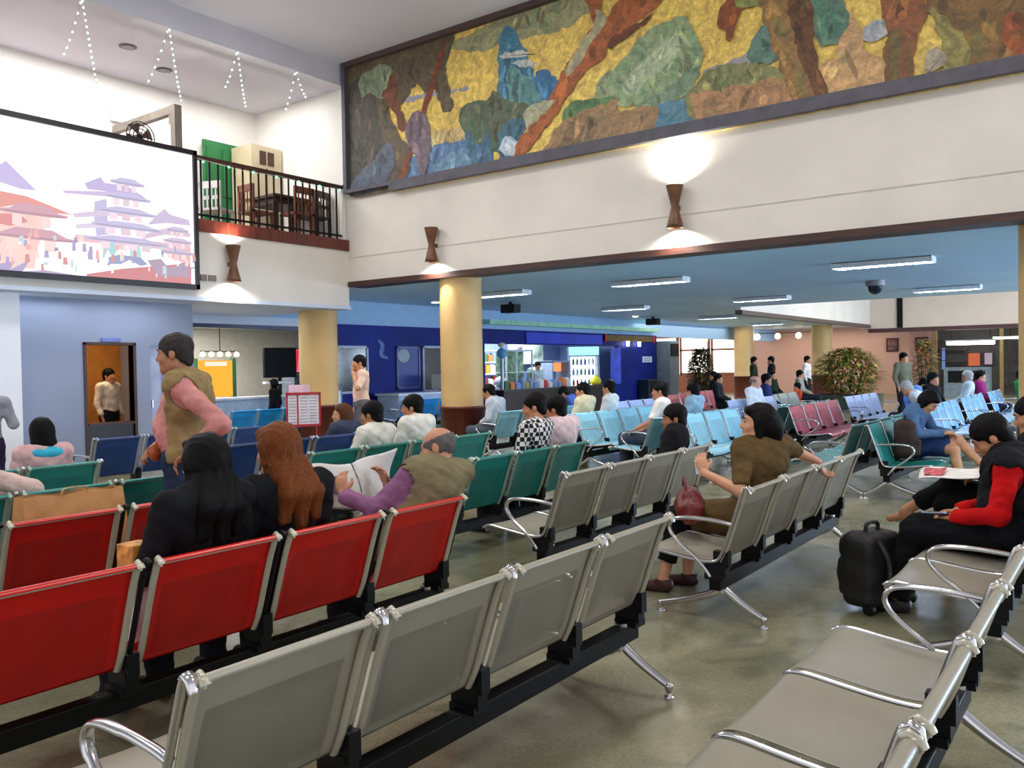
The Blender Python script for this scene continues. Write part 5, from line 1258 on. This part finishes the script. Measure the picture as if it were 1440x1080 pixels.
# stall: lit yellow board, cream lamp glow, counter
t = empty('stall_board', (10.55, 15.6, 0), 0, 'orange-yellow backlit stall board with a white strip above it', 'board')
b = MB(); b.box(-.42, 0, .95, .42, .06, 1.72); b.build('panel', glow('orange_board', (252, 186, 66), .95), t)
b = MB(); b.box(-.24, -.01, 1.60, .28, 0, 1.69); b.build('header', glow('peach_strip', (255, 226, 206), 1.1), t)
b = MB(); b.box(-.46, -.02, 0, -.42, .08, 1.76); b.box(.42, -.02, 0, .5, .08, 1.76); b.build('post', mat('green_post', (44, 92, 62), .5), t)
t = empty('pendant_lamp', (10.4, 15.2, 1.86), 0, 'warm glowing lamp cluster over the orange stall board', 'lamp')
b = MB(); b.tube([(0, 0, .0), (0, 0, .68)], .01, 6); b.build('cord', blackplastic, t)
b = MB()
for i in range(5): b.lathe([(.01, -.05), (.05, -.03), (.055, 0), (.03, .04), (.01, .05)], (-.4 + i * .2, 0, -.02), 12)
b.build('bulb', glow('warm_bulb', (255, 224, 170), 9), t)
b = MB(); b.tube([(-.45, 0, .04), (.45, 0, .04)], .012, 8); b.build('bar', blacksteel, t)
t = empty('stall_counter', (10.3, 14.6, 0), 0, 'pale counter in front of the orange stall board', 'counter')
b = MB(); b.box(-1.0, -.25, 0, 1.3, .25, .92); b.build('body', mat('pale_blue_counter', (176, 196, 220), .4), t)
b = MB(); b.box(-1.05, -.3, .92, 1.35, .3, .96); b.build('top', mat('counter_top_white', (214, 218, 226), .3), t)
t = empty('vending_unit', (11.5, 13.3, 0), 0, 'grey metal unit below the dark television', 'unit')
b = MB(); b.box(-.28, -.25, 0, .28, .25, 1.15); b.build('body', mat('grey_cabinet', (98, 110, 124), .5), t, .01)
b = MB(); b.box(-.22, -.26, .55, .22, -.25, 1.05); b.build('front', mat('pale_metal', (158, 170, 184), .3, .4), t)
# counter and cabinet under the navy wall
t = empty('service_counter', (14.3, 13.4, 0), 0, 'pale grey service counter along the navy wall between the columns', 'counter')
b = MB(); b.box(-.9, -.35, 0, 1.5, .3, .88); b.build('body', mat('pale_blue_counter', (176, 196, 220), .4), t)
b = MB(); b.box(-.95, -.4, .88, 1.55, .34, .93); b.build('top', mat('counter_top_white', (214, 218, 226), .3), t)
t = empty('desk_screen', (15.15, 13.3, .93), 0, 'cream computer monitor on the service counter beside the tall column', 'monitor')
b = MB(); b.box(-.2, -.16, .06, .2, .18, .40); b.build('cabinet', mat('cream_plastic', (206, 200, 186), .5), t, .015)
b = MB(); b.lathe([(.12, 0), (.1, .02), (.05, .07)], n=16); b.build('base', mat('cream_plastic', (206, 200, 186), .5), t)
# windows / posters on the navy wall
def frame_panel(name, x0, x1, z0, z1, fr, inner, label, cat):
    t = empty(name, ((x0 + x1) / 2, 13.9, z0), 0, label, cat); w = (x1 - x0) / 2; hh = z1 - z0
    b = MB(); b.box(-w, -.04, 0, -w + .05, 0, hh); b.box(w - .05, -.04, 0, w, 0, hh); b.box(-w, -.04, 0, w, 0, .05); b.box(-w, -.04, hh - .05, w, 0, hh); b.build('frame', fr, t)
    b = MB(); b.box(-w + .05, -.02, .05, w - .05, 0, hh - .05); b.build('panel', inner, t); return t
pale = mat('pale_frame', (168, 182, 200), .4)
frame_panel('hatch', 12.35, 13.3, .95, 2.0, pale, mat('dark_hatch_glass', (24, 32, 44), .1), 'pale-framed dark hatch in the navy wall behind the standing man', 'hatch')
frame_panel('hatch', 15.1, 16.0, .9, 2.02, pale, mat('dark_hatch_glass', (24, 32, 44), .1), 'pale-framed dark hatch in the navy wall beside the tall column', 'hatch')
t = frame_panel('poster', 14.2, 15.0, 1.0, 2.0, mat('poster_rim', (70, 84, 130), .4), mat('poster_navy', (40, 56, 130), .4, 0, .2, 2), 'dark blue poster with a pale disc on the navy wall', 'poster')
b = MB(); b.add([(-.15 + .2 * math.cos(a), -.024, .78 + .16 * math.sin(a)) for a in np.linspace(0, 2 * PI, 20)[:-1]], [tuple(range(19))]); b.build('pale_disc', mat('pale_disc', (142, 156, 168), .5), t)
for cx, cz, r, l in ((13.75, 1.72, .2, 'pale blue curved mark painted high on the navy wall'),):
    b = MB()
    b.tube(smooth_path([(cx - .12, 13.893, cz + .42), (cx + .02, 13.893, cz + .30), (cx - .02, 13.893, cz + .08), (cx + .2, 13.893, cz)], 5), [(.02 + .06 * math.sin(PI * i / 15), .004) for i in range(16)], 8, up=(1, 0, 0))
    tag(b.build('wall_decal', mat('decal_blue', (70, 100, 170), .5)), l, 'decal')
# ---- kiosk
t = empty('kiosk_counter', (19.8, 13.86, 0), 0, 'dark kiosk display counter stocked with goods', 'counter')
b = MB(); b.box(-2.1, -.46, 0, 3.3, .03, .82); b.build('body', mat('dark_counter', (44, 34, 36), .4), t)
b = MB(); b.box(-2.15, -.5, .82, 3.35, .03, .87); b.build('top', mat('counter_top_dark', (66, 60, 60), .3), t)
goods = [(200, 60, 50), (230, 226, 214), (196, 160, 60), (60, 110, 70), (226, 120, 60), (120, 150, 190), (150, 60, 80), (236, 230, 240)]
pk = {}
def pack(x, y, z, w, h, c, label, group):
    key = c
    if key not in pk:
        b = MB(); b.box(-.5, -.09, 0, .5, .09, .86); b.box(-.44, -.05, .86, .44, .05, 1.0); pk[key] = b.mesh('snack_packet', mat('packet_%d_%d_%d' % c, c, .4, 0, .25, 14))
    o = bpy.data.objects.new('snack_packet', pk[key]); COL.objects.link(o); o.location = (x, y, z); o.scale = (w, 1, h); return tag(o, label, 'packet', group)
random.seed(3)
t = empty('shelf_unit', (19.6, 15.6, 0), 0, 'white lit shelving at the back of the kiosk', 'shelf')
b = MB()
for z in (.9, 1.25, 1.6, 1.95): b.box(-1.9, -.2, z, 1.6, .25, z + .03)
b.build('shelf_boards', mat('shelf_white', (220, 226, 224), .5), t)
for x in (-1.9, -.2, 1.57):
    b = MB(); b.box(x, -.2, 0, x + .04, .25, 2.2); b.build('upright', mat('shelf_white', (220, 226, 224), .5), t)
for z in (.93, 1.28, 1.63):
    x = 17.85
    while x < 21.0:
        w = random.choice((.16, .2, .26)); pack(x + w / 2, 15.5, z, w * .92, random.uniform(.2, .29), random.choice(goods), 'small bright packet in the rows on the lit kiosk shelves', 'packets on the kiosk shelves'); x += w + .02
x = 17.9
while x < 21.0:
    w = random.choice((.14, .2, .24)); pack(x + w / 2, 13.6, .87, w * .9, random.uniform(.12, .3), random.choice(goods), 'small packet standing along the kiosk counter top', 'packets on the kiosk counter'); x += w + .05
t = empty('display_case', (20.2, 14.55, .0), 0, 'glass-fronted white display case with greenish goods above the kiosk counter', 'display case')
b = MB(); b.box(-1.3, -.2, 0, .5, .25, .9); b.build('base', mat('shelf_white', (220, 226, 224), .5), t)
b = MB()
for x in (-1.1, -.62, .16): b.box(x, -.2, .9, x + .04, -.16, 1.95)
b.box(-1.1, -.2, 1.92, .2, .2, 1.97); b.box(-1.1, -.2, 1.3, .2, .2, 1.32); b.build('frame', mat('shelf_white', (220, 226, 224), .5), t)
b = MB(); b.box(-1.08, .15, .9, .2, .2, 1.92); b.build('back_panel', mat('green_goods', (108, 140, 112), .5, 0, .4, 9), t)
for dx, zz, c in ((-1.2, 1.05, (226, 226, 230)), (-.4, 2.02, (230, 214, 206)), (.4, 1.3, (214, 226, 232))):
    b = MB(); b.lathe([(.02, -.1), (.16, -.08), (.19, 0), (.14, .1), (.03, .16)], (20.2 + dx, 14.5, zz), 12)
    tag(b.build('wrapped_goods', mat('plastic_wrap_%d' % c[0], c, .3, 0, .1, 20)), {-1.2: 'white wrapped bundle at the left end of the kiosk case', -.4: 'pale wrapped bundle on top of the kiosk display case', .4: 'bluish white wrapped bundle right of the kiosk case'}[dx], 'bundle')
t = empty('upright_sign_pole', (17.9, 13.6, 0), 0, 'white pole with blue topper at the left kiosk corner', 'pole')
b = MB(); b.tube([(0, 0, 0), (0, 0, 1.72)], .05, 12); b.build('pole', mat('pale_metal', (158, 170, 184), .3, .4), t)
b = MB(); b.lathe([(.05, 1.7), (.15, 1.78), (.13, 1.92), (.05, 1.98)], n=16); b.build('topper', mat('topper_blue', (96, 160, 204), .4), t)
b = MB(); b.lathe([(.02, 1.98), (.1, 2.03), (.1, 2.09), (.02, 2.13)], n=14); b.build('finial', mat('topper_cream', (232, 220, 190), .4), t)
t = empty('drinks_fridge', (23.55, 14.55, 0), -.9, 'tall glowing drinks fridge with a cyan lit header', 'fridge')
b = MB(); b.box(-.5, -.18, 0, -.44, .5, 2.08); b.box(.44, -.18, 0, .5, .5, 2.08); b.box(-.5, -.18, 1.76, .5, .5, 1.8); b.box(-.5, -.18, 0, .5, .5, .1); b.box(-.5, .45, 0, .5, .5, 2.08); b.build('cabinet', mat('fridge_grey', (120, 136, 160), .4), t)
b = MB(); b.box(-.48, -.2, 1.81, .48, .0, 2.08); b.build('header', glow('fridge_header', (150, 226, 250), 1.6), t)
b = MB(); b.box(-.43, .40, .1, .43, .44, 1.76); b.build('lit_back', glow('fridge_light', (226, 240, 255), 2.6), t)
for z in (.45, .8, 1.15, 1.48):
    b = MB(); b.box(-.43, -.12, z, .43, .42, z + .02); s_ = b.build('shelf', mat('shelf_white', (220, 226, 224), .5), t)
bt = {}
for zi, z in enumerate((.12, .47, .82, 1.17, 1.5)):
    for k in range(6):
        c = [(60, 80, 150), (210, 220, 230), (170, 60, 60), (120, 170, 190), (70, 120, 90)][(zi + k // 2) % 5]
        if c not in bt:
            b = MB(); b.lathe([(.038, 0), (.04, .02), (.04, .14), (.016, .19), (.016, .225), (.0155, .23)], n=10); bt[c] = b.mesh('drink_bottle', mat('bottle_%d_%d_%d' % c, c, .2))
        o = bpy.data.objects.new('drink_bottle', bt[c]); COL.objects.link(o); q_ = Matrix.Rotation(-.9, 3, 'Z') @ Vector((-.32 + k * .128, .1, 0)); o.location = (23.55 + q_.x, 14.55 + q_.y, z); tag(o, 'small bottle in the rows inside the glowing fridge', 'bottle', 'bottles in the drinks fridge')
t = empty('oven', (22.3, 14.7, 0), 0, 'orange-lit heated cabinet left of the fridge', 'cabinet')
b = MB(); b.box(-.5, -.1, 0, .5, .4, 1.0); b.build('base', mat('grey_cabinet', (98, 110, 124), .5), t)
b = MB(); b.box(-.5, -.1, 1.0, -.45, .4, 1.62); b.box(.45, -.1, 1.0, .5, .4, 1.62); b.box(-.5, -.1, 1.58, .5, .4, 1.64); b.build('case', mat('fridge_grey', (120, 136, 160), .4), t)
b = MB(); b.box(-.45, .2, 1.3, .45, .25, 1.58); b.build('lit_back', glow('oven_glow', (250, 150, 90), 1.2), t)
b = MB(); b.lathe([(.03, 0), (.16, .02), (.19, .10), (.13, .22), (.06, .26), (.02, .33)], (22.75, 13.62, .87), 16); tag(b.build('yellow_sack', mat('yellow_plastic', (222, 206, 40), .4, 0, .1, 8, .3, 20)), 'bright yellow bag on the kiosk counter by the fridge', 'bag')
b = MB(); b.box(21.6, 15.9, 1.55, 23.2, 16.0, 2.3); tag(b.build('wall_picture', mat('pale_green_picture', (170, 190, 176), .5, 0, .35, 2.5)), 'pale green picture on the back wall of the kiosk', 'picture')
# blue fascia, signs, panels
b = MB(); b.box(19.4, 13.86, 2.14, 23.6, 13.9, 2.44); struct('trim_8', b, bluegloss)
t = empty('kiosk_sign', (25.5, 13.85, 2.26), 0, 'dark gold sign strip with red ends at the right end of the kiosk front', 'sign')
b = MB(); b.box(-1.75, 0, 0, 1.75, .05, .2); b.build('strip', mat('dark_gold', (100, 78, 40), .4, .3, .3, 10), t)
for sx in (-1.75, 1.63):
    b = MB(); b.box(sx, -.01, -.02, sx + .12, .06, .22); b.build('end_block', mat('red_frame', (166, 26, 44), .4), t)
b = MB(); b.box(24.15, 13.8, .85, 24.69, 13.89, 2.05); struct('trim_9', b, mat('violet_blue_panel', (66, 92, 214), .35, 0, .2, 2))
t = empty('wall_plate_sign', (26.7, 13.88, 1.55), 0, 'small white plate with grey lines on the dark blue wall right of the kiosk', 'sign')
b = MB(); b.box(-.35, -.02, 0, .35, 0, .2); b.build('plate', mat('plate_white', (214, 226, 240), .4), t)
b = MB()
for z in (.05, .12): b.box(-.3, -.024, z, .3, -.02, z + .03)
b.build('print_lines', mat('plate_grey', (120, 140, 180), .5), t)
for x, l in ((25.2, 'left one of two small white lamps on the dark blue wall'), (26.0, 'right one of two small white lamps on the dark blue wall')):
    t = empty('wall_spot_lamp', (x, 13.9, 2.1), 0, l, 'lamp')
    b = MB(); b.lathe([(.05, 0), (.06, .16)], (0, -.1, 0), 12); b.build('lens', glow('spot_lens', (236, 240, 255), 10), t)
    b = MB(); b.box(-.02, -.1, .16, .02, 0, .2); b.build('bracket', blackplastic, t)
t = empty('vending_machine', (26.3, 13.65, 0), 0, 'dark machine against the blue wall right of the kiosk', 'machine')
b = MB(); b.box(-.3, -.2, 0, .3, .2, .95); b.build('cabinet', mat('dark_teal_cabinet', (30, 42, 56), .4), t, .01)
b = MB(); b.box(-.24, -.21, .5, .24, -.2, .9); b.build('front', blackplastic, t)
t = empty('grey_pillar_box', (27.9, 13.7, 0), 0, 'tall grey metal column box at the corner of the blue kiosk', 'pillar')
b = MB(); b.box(-.35, -.3, 0, .35, .3, 2.3); b.build('body', mat('grey_metal_panel', (130, 144, 150), .4, .2), t)
b = MB(); b.box(-.3, -.34, 1.75, .3, -.3, 2.2); b.build('speaker_grille', blackplastic, t)
# ------------------------------------------------------------------ plants
def leafy(name, x, y, label, cols, n, rx, ry, z0, z1, pot, seed, leaf=.16, trunk=True):
    rnd = random.Random(seed)
    t = empty(name, (x, y, 0), 0, label, 'plant')
    for ci, c in enumerate(cols):
        b = MB()
        for i in range(n // len(cols)):
            u = rnd.random(); z = z0 + (z1 - z0) * u; s_ = math.sqrt(max(.05, 1 - (2 * u - .9) ** 2 * .8)) * (0.55 + .45 * rnd.random())
            a = rnd.uniform(0, 2 * PI); p = Vector((rx * s_ * math.cos(a), ry * s_ * math.sin(a), z))
            d = Vector((math.cos(a), math.sin(a), rnd.uniform(-.5, .8))).normalized(); sd = d.cross(Vector((0, 0, 1))).normalized(); w = leaf * rnd.uniform(.18, .3); L_ = leaf * rnd.uniform(.7, 1.4)
            q = d.cross(sd) * .02
            b.add([p, p + d * L_ * .5 + sd * w + q, p + d * L_ + Vector((0, 0, -.25 * L_)), p + d * L_ * .5 - sd * w + q], [(0, 1, 2), (0, 2, 3)])
        o = b.build('foliage', mat('leaf_%d_%d_%d' % c, c, .5, 0, .2, 4), t)
    b = MB()
    for i in range(9):
        a = i * .7; b.tube([(rx * .3 * math.cos(a), ry * .3 * math.sin(a), pot[2] * .9), (rx * .55 * math.cos(a), ry * .55 * math.sin(a), (z0 + z1) / 2), (rx * .7 * math.cos(a + .3), ry * .7 * math.sin(a + .3), z1 - .1)], [.02, .014, .006], 6)
    b.build('stems', mat('stem_brown', (84, 66, 38), .7), t)
    b = MB(); px, py, pz = pot
    b.box(-px, -py, 0, px, py, pz); b.box(-px - .03, -py - .03, pz - .06, px + .03, py + .03, pz + .0); b.build('planter', mat('planter_dark', (60, 66, 50), .6), t)
leafy('planter_bush', 26.0, 6.9, 'large leafy planter with green and yellow foliage before the pink far wall', ((104, 140, 50), (172, 150, 60), (70, 108, 44), (168, 110, 50)), 3000, .55, 1.0, .55, 1.85, (.35, .9, .5), 4)
leafy('potted_tree', 27.9, 12.4, 'dark brownish potted tree beside the kiosk corner', ((62, 54, 30), (84, 62, 36), (48, 56, 30)), 2600, .45, .45, .4, 2.0, (.25, .25, .4), 9)
leafy('potted_palm', 28.6, 5.3, 'tall green and orange potted plant before the dark doorway at right', ((110, 122, 46), (150, 92, 40), (70, 84, 44)), 900, .35, .35, .5, 2.1, (.22, .22, .45), 12)
# ------------------------------------------------------------------ far end furnishings
t = empty('tube_lamp', (38.2, 5.4, 2.12), 0, 'bright white tube lamp hanging in the dark shop at far right', 'lamp')
b = MB(); b.tube([(0, -.85, 0), (0, .85, 0)], .07, 12, up=(0, 0, 1)); b.build('tube', glow('bright_tube', (248, 248, 255), 16), t)
b = MB(); b.box(-.08, -.9, .07, .08, .9, .13); b.build('housing', mat('fitting_white', (214, 218, 224), .4), t)
for yy in (-.7, .7):
    b = MB(); b.tube([(0, yy, .12), (0, yy, .76)], .012, 6); b.build('hanger', blacksteel, t)
t = empty('tube_lamp', (39.0, 4.1, 2.3), 0, 'second dimmer greenish tube lamp in the dark shop, by the right column', 'lamp')
b = MB(); b.tube([(0, -.6, 0), (0, .6, 0)], .05, 12, up=(0, 0, 1)); b.build('tube', glow('dim_tube', (230, 240, 200), 4), t)
b = MB(); b.tube([(0, 0, .04), (0, 0, .58)], .012, 6); b.build('hanger', blacksteel, t)
for (y0, y1, z0, z1, c, l) in ((5.25, 5.75, 1.15, 1.75, (226, 120, 80), 'orange and red lit display in the far shop under the tube lamp'), (4.8, 5.15, 1.2, 1.75, (196, 176, 190), 'pale display right of the orange one in the far shop'), (6.55, 6.8, 1.0, 2.0, (120, 150, 214), 'narrow blue-white doorway light at the edge of the pink wall')):
    t = empty('shop_display', (39.95, (y0 + y1) / 2, z0), 0, l, 'display'); w = (y1 - y0) / 2
    b = MB(); b.box(-.08, -w, 0, 0, w, z1 - z0); b.build('frame', mat('display_frame', (60, 52, 48), .5), t)
    b = MB(); b.box(-.09, -w + .04, .04, -.08, w - .04, z1 - z0 - .04); b.build('panel', glow('display_%d' % c[0], c, .7), t)
t = empty('shop_cabinet', (37.5, 5.4, 0), 0, 'grey cabinet with a dark screen under the far tube lamp', 'cabinet')
b = MB(); b.box(-.3, -.8, 0, .3, .8, 1.15); b.build('body', mat('grey_metal_panel', (130, 144, 150), .4, .2), t)
b = MB(); b.box(-.32, -.65, .55, -.3, .65, 1.02); b.build('screen', blackplastic, t)
for y, l in ((8.62, 'dark red framed picture on the pink far wall, left of the doorway'), (9.6, 'dark framed picture on the brick wall, right of the far column')):
    t = empty('framed_picture', (39.97, y - 1.1 if y < 9 else y - .9, 1.85), 0, l, 'picture')
    b = MB(); b.box(-.04, -.25, 0, 0, .25, .6); b.build('frame', mat('dark_red_frame', (70, 22, 24), .5), t)
    b = MB(); b.box(-.045, -.18, .08, -.04, .18, .52); b.build('print', mat('picture_print', (120, 84, 80), .5, 0, .4, 6), t)
t = empty('lamp_string', (37.5, 12.5, 2.72), 0, 'row of round glowing lamps before the orange brick wall', 'lamps')
b = MB(); b.tube([(0, -1.6, .06), (0, 1.6, .06)], .015, 6, up=(0, 0, 1)); b.build('rail', blacksteel, t)
for i in range(4):
    b = MB(); b.lathe([(.02, -.14), (.1, -.1), (.13, 0), (.09, .1), (.02, .13)], (0, -1.4 + i * .93, -.08), 14); b.build('globe', glow('globe_lamp', (255, 226, 196), 7), t)
for yy in (-1.5, 1.5):
    b = MB(); b.tube([(0, yy, .06), (0, yy, .28)], .01, 6); b.build('hanger', blacksteel, t)
t = empty('lamp_string', (37.0, 18.2, 2.66), 0, 'warm chain of lamps in front of the bright far windows', 'lamps')
b = MB(); b.tube([(0, -2.2, .06), (0, 2.6, .06)], .03, 6, up=(0, 0, 1)); b.build('rail', mat('rust_trim_paint', (150, 84, 52), .5), t)
for i in range(6):
    b = MB(); b.lathe([(.02, -.14), (.1, -.1), (.13, 0), (.09, .1), (.02, .13)], (0, -2 + i * .85, -.1 - .1 * (i % 2)), 14); b.build('globe', glow('warm_globe', (255, 196, 120), 6), t)
pw = mat('shop_post_paint', (150, 124, 74), .5)
for y, l in ((6.96, 'yellow-brown shop post at the left side of the dark far shop'), (4.45, 'yellow-brown shop post near the right column in the dark far shop')):
    t = empty('shop_post', (39.5, y, 0), 0, l, 'post')
    b = MB(); b.box(-.06, -.07, 0, .06, .07, 2.75); b.build('shaft', pw, t)
    b = MB(); b.box(-.1, -.12, 2.75, .1, .12, 2.86); b.build('capital', pw, t)
rs = random.Random(5)
for y, w, l in ((6.2, .5, 'dark goods shelf left of the orange display in the far shop'), (3.7, .5, 'dark goods shelf beside the right column in the far shop')):
    t = empty('shop_shelf', (39.6, y, 0), 0, l, 'shelf')
    b = MB(); b.box(-.2, -w, 0, -.1, -w + .05, 2.2); b.box(-.2, w - .05, 0, -.1, w, 2.2)
    for z in (.4, .9, 1.4, 1.85, 2.18): b.box(-.3, -w, z, .2, w, z + .03)
    b.build('rack', mat('dark_rack', (52, 46, 40), .6), t)
    for z in (.43, .93, 1.43, 1.88):
        for k in range(5):
            c = rs.choice([(150, 120, 60), (90, 110, 80), (130, 70, 50), (180, 170, 150), (70, 80, 110)])
            b = MB(); hh = rs.uniform(.14, .27); b.box(-.28, -w + .08 + k * .17, z, -.05, -w + .2 + k * .17, z + hh)
            tag(b.build('shop_box', mat('shop_box_%d' % c[0], c, .6, 0, .2, 9)), 'small box on the dark racks of the far shop', 'box', 'boxes in the far shop')
# ------------------------------------------------------------------ balcony furniture
wd = mat('chair_dark_wood', (58, 34, 24), .4, 0, .2, 6)
t = empty('dining_table', (9.85, 12.35, 3.76), 0, 'dark wooden table on the balcony behind the railing', 'table')
b = MB(); b.box(-.52, -.4, .74, .52, .4, .79); b.build('tabletop', wd, t)
b = MB(); b.box(-.45, -.34, .64, .45, .34, .74); b.build('apron', wd, t)
for sx in (-.45, .45):
    for sy in (-.33, .33):
        b = MB(); b.box(sx - .035, sy - .035, 0, sx + .035, sy + .035, .66); b.build('leg', wd, t)
def dchair(x, y, rz, m, label):
    t = empty('dining_chair', (x, y, 3.76), rz, label, 'chair')
    b = MB(); b.box(-.21, -.21, .42, .21, .21, .46); b.build('seat', m, t)
    b = MB(); b.box(-.2, .18, .78, .2, .21, .9); b.box(-.2, .18, .60, .2, .2, .66)
    for sx in (-.12, -.04, .04, .12): b.box(sx - .012, .185, .46, sx + .012, .2, .8)
    b.build('backrest', m, t)
    for sx in (-.19, .19):
        b = MB(); b.box(sx - .02, -.2, 0, sx + .02, -.16, .44); b.build('leg', m, t)
        b = MB(); b.box(sx - .02, .17, 0, sx + .02, .21, .9); b.build('leg', m, t)
mid = mat('chair_brown_wood', (120, 66, 40), .4, 0, .2, 6)
dchair(9.12, 12.2, PI / 2, mid, 'brown wooden chair at the left end of the balcony table')
dchair(9.7, 11.82, PI, mid, 'brown wooden chair on the near side of the balcony table')
dchair(10.12, 11.87, PI + .2, wd, 'darker chair at the right end of the balcony table')
dchair(8.55, 12.5, PI / 2 + .4, mat('chair_white_paint', (206, 206, 206), .4), 'white chair on the balcony in front of the green door')
t = empty('green_door_panel', (9.5, 13.7, 3.76), 0, 'green painted door panel at the back of the balcony', 'door panel')
gm = mat('green_paint', (34, 112, 62), .5, 0, .1, 3)
b = MB(); b.box(-.36, 0, 0, .36, .06, 1.98); b.build('leaf', gm, t)
for z0, z1 in ((.15, .85), (.98, 1.85)):
    for x0 in (-.31, .03):
        b = MB(); b.box(x0, -.02, z0, x0 + .28, 0, z1); b.build('raised_panel', gm, t)
t = empty('storage_cabinet', (10.03, 13.35, 3.76), 0, 'beige metal cabinet with two dark vents on the balcony', 'cabinet')
bg = mat('beige_metal', (204, 190, 158), .5, 0, .06, 3)
b = MB(); b.box(-.34, -.3, 0, .34, .3, 1.9); b.build('body', bg, t)
for x0 in (-.16, .02):
    b = MB(); b.box(x0, -.32, 1.55, x0 + .13, -.3, 1.80); b.build('vent', mat('vent_brown', (70, 46, 30), .5), t)
b = MB(); b.box(-.02, -.31, .1, .0, -.3, 1.5); b.build('door_seam', mat('seam_grey', (120, 110, 92), .5), t)
t = empty('metal_frame', (7.53, 12.0, 3.76), 0, 'grey metal post and slanting arm standing behind the screen top', 'frame')
fm = mat('grey_beam_paint', (128, 118, 108), .5)
b = MB(); b.box(-.06, -.06, 0, .06, .06, 1.87); b.build('post', fm, t)
b = MB(); b.box(-.05, .06, 1.75, .05, 1.8, 1.87); b.build('arm', fm, t)
b = MB(); b.box(-.04, .06, 1.6, .04, .14, 1.76); b.build('brace', fm, t)
t = empty('floor_fan', (7.2, 12.5, 3.76), 0, 'dark round fan head showing just above the screen top', 'fan')
b = MB(); b.lathe([(.2, 0), (.2, .03), (.03, .06)], n=20); b.build('base', blackplastic, t)
b = MB(); b.tube([(0, 0, .05), (0, 0, 1.33)], .02, 8); b.build('pole', blacksteel, t)
b = MB()
for r in (.06, .12, .18, .23): b.tube([(r * math.cos(a), -.05, 1.40 + r * math.sin(a)) for a in np.linspace(0, 2 * PI, 25)[:-1]], .008, 5, up=(0, 1, 0), closed=True)
for k in range(10):
    a = k * PI / 5; b.tube([(0, -.05, 1.40), (.23 * math.cos(a), -.05, 1.40 + .23 * math.sin(a))], .005, 5)
b.build('guard', blacksteel, t)
b = MB()
for k in range(4):
    a = k * PI / 2 + .3; c0 = Vector((0, 0, 1.40)); d = Vector((math.cos(a), 0, math.sin(a))); n_ = Vector((-math.sin(a), 0, math.cos(a)))
    b.add([c0 + d * .03, c0 + d * .21 + n_ * .12 + Vector((0, .02, 0)), c0 + d * .21 - n_ * .08 - Vector((0, .02, 0))], [(0, 1, 2)])
b.tube([(0, -.04, 1.40), (0, .1, 1.40)], .05, 12, up=(0, 0, 1)); b.build('blades', mat('fan_brown', (70, 40, 40), .4), t)
b = MB(); b.box(7.46, 13.78, 5.72, 7.74, 13.82, 6.08); tag(b.build('wall_notice', mat('board_white', (226, 220, 226), .5)), 'white card hanging at the end of the slanting arm', 'card')
# ------------------------------------------------------------------ light
W = bpy.data.worlds.new('hall_air'); S.world = W; W.use_nodes = True
W.node_tree.nodes['Background'].inputs[0].default_value = (.95, .95, 1.0, 1); W.node_tree.nodes['Background'].inputs[1].default_value = 1.1
def area(loc, rot, sx, sy, e, col):
    l = bpy.data.lights.new('ceiling_lamp', 'AREA'); l.shape = 'RECTANGLE'; l.size = sx; l.size_y = sy; l.energy = e; l.color = col
    o = bpy.data.objects.new('lamp_light', l); COL.objects.link(o); o.location = loc; o.rotation_euler = rot; return o
for x, y in ((1.5, 2.0), (6.5, 2.0), (1.5, 7.5), (6.5, 7.5), (6.0, -3)):
    area((x, y, 6.8), (0, 0, 0), 1.2, 1.2, 95, (1.0, .96, .92))
area((5.5, 12.5, 6.45), (0, 0, 0), 5, 1.5, 190, (1, .98, .96))
area((9.0, 12.6, 6.45), (0, 0, 0), 2, 1.5, 40, (1, .97, .93))
area((6.4, 13.0, 2.5), (0, 0, 0), .8, .8, 22, (1, .76, .48))
area((5.2, 11.75, 2.5), (0, 0, 0), 1.4, .2, 5, (.82, .88, 1))
area((10.4, 16.0, 2.5), (0, 0, 0), 3, 1.5, 150, (1, .96, .88))
area((20.5, 15.0, 2.46), (0, 0, 0), 4.5, 1.4, 200, (.92, .97, 1))
area((30, 14, 2.9), (0, 0, 0), 8, 3, 120, (1, .86, .70))
area((29, 2.5, 5.1), (0, 0, 0), 8, 8, 520, (1, .95, .88))
area((38.3, 11, 2.9), (0, 0, 0), 2, 5, 70, (1, .9, .8))
area((8.9, 12.6, ZL - .02), (0, 0, 0), 1.2, .3, 22, (.86, .92, 1)); area((6.6, 11.6, ZL - .02), (0, 0, 0), 1.2, .15, 7, (.88, .9, 1))
# ------------------------------------------------------------------ camera
cam = bpy.data.cameras.new('camera'); cam.sensor_width = 36; cam.lens = 1186.6086 / 1440 * 36; cam.clip_start = .05
co = bpy.data.objects.new('camera', cam); COL.objects.link(co); S.camera = co
R_ = Matrix(((0.595459705, -0.0270663502, 0.802929108), (-0.803215179, 0.000502009487, 0.595688781), (-0.0165261992, -0.999633513, -0.0214411769)))
Mc = Matrix(((R_[0][0], -R_[0][1], -R_[0][2]), (R_[1][0], -R_[1][1], -R_[1][2]), (R_[2][0], -R_[2][1], -R_[2][2]))).to_4x4()
Mc.translation = (0, 0, 1.5); co.matrix_world = Mc
S.view_settings.view_transform = 'Standard'; S.view_settings.look = 'None'; S.view_settings.exposure = 0.12; S.view_settings.gamma = 1.0
try: S.view_settings.use_curve_mapping = False
except Exception: pass
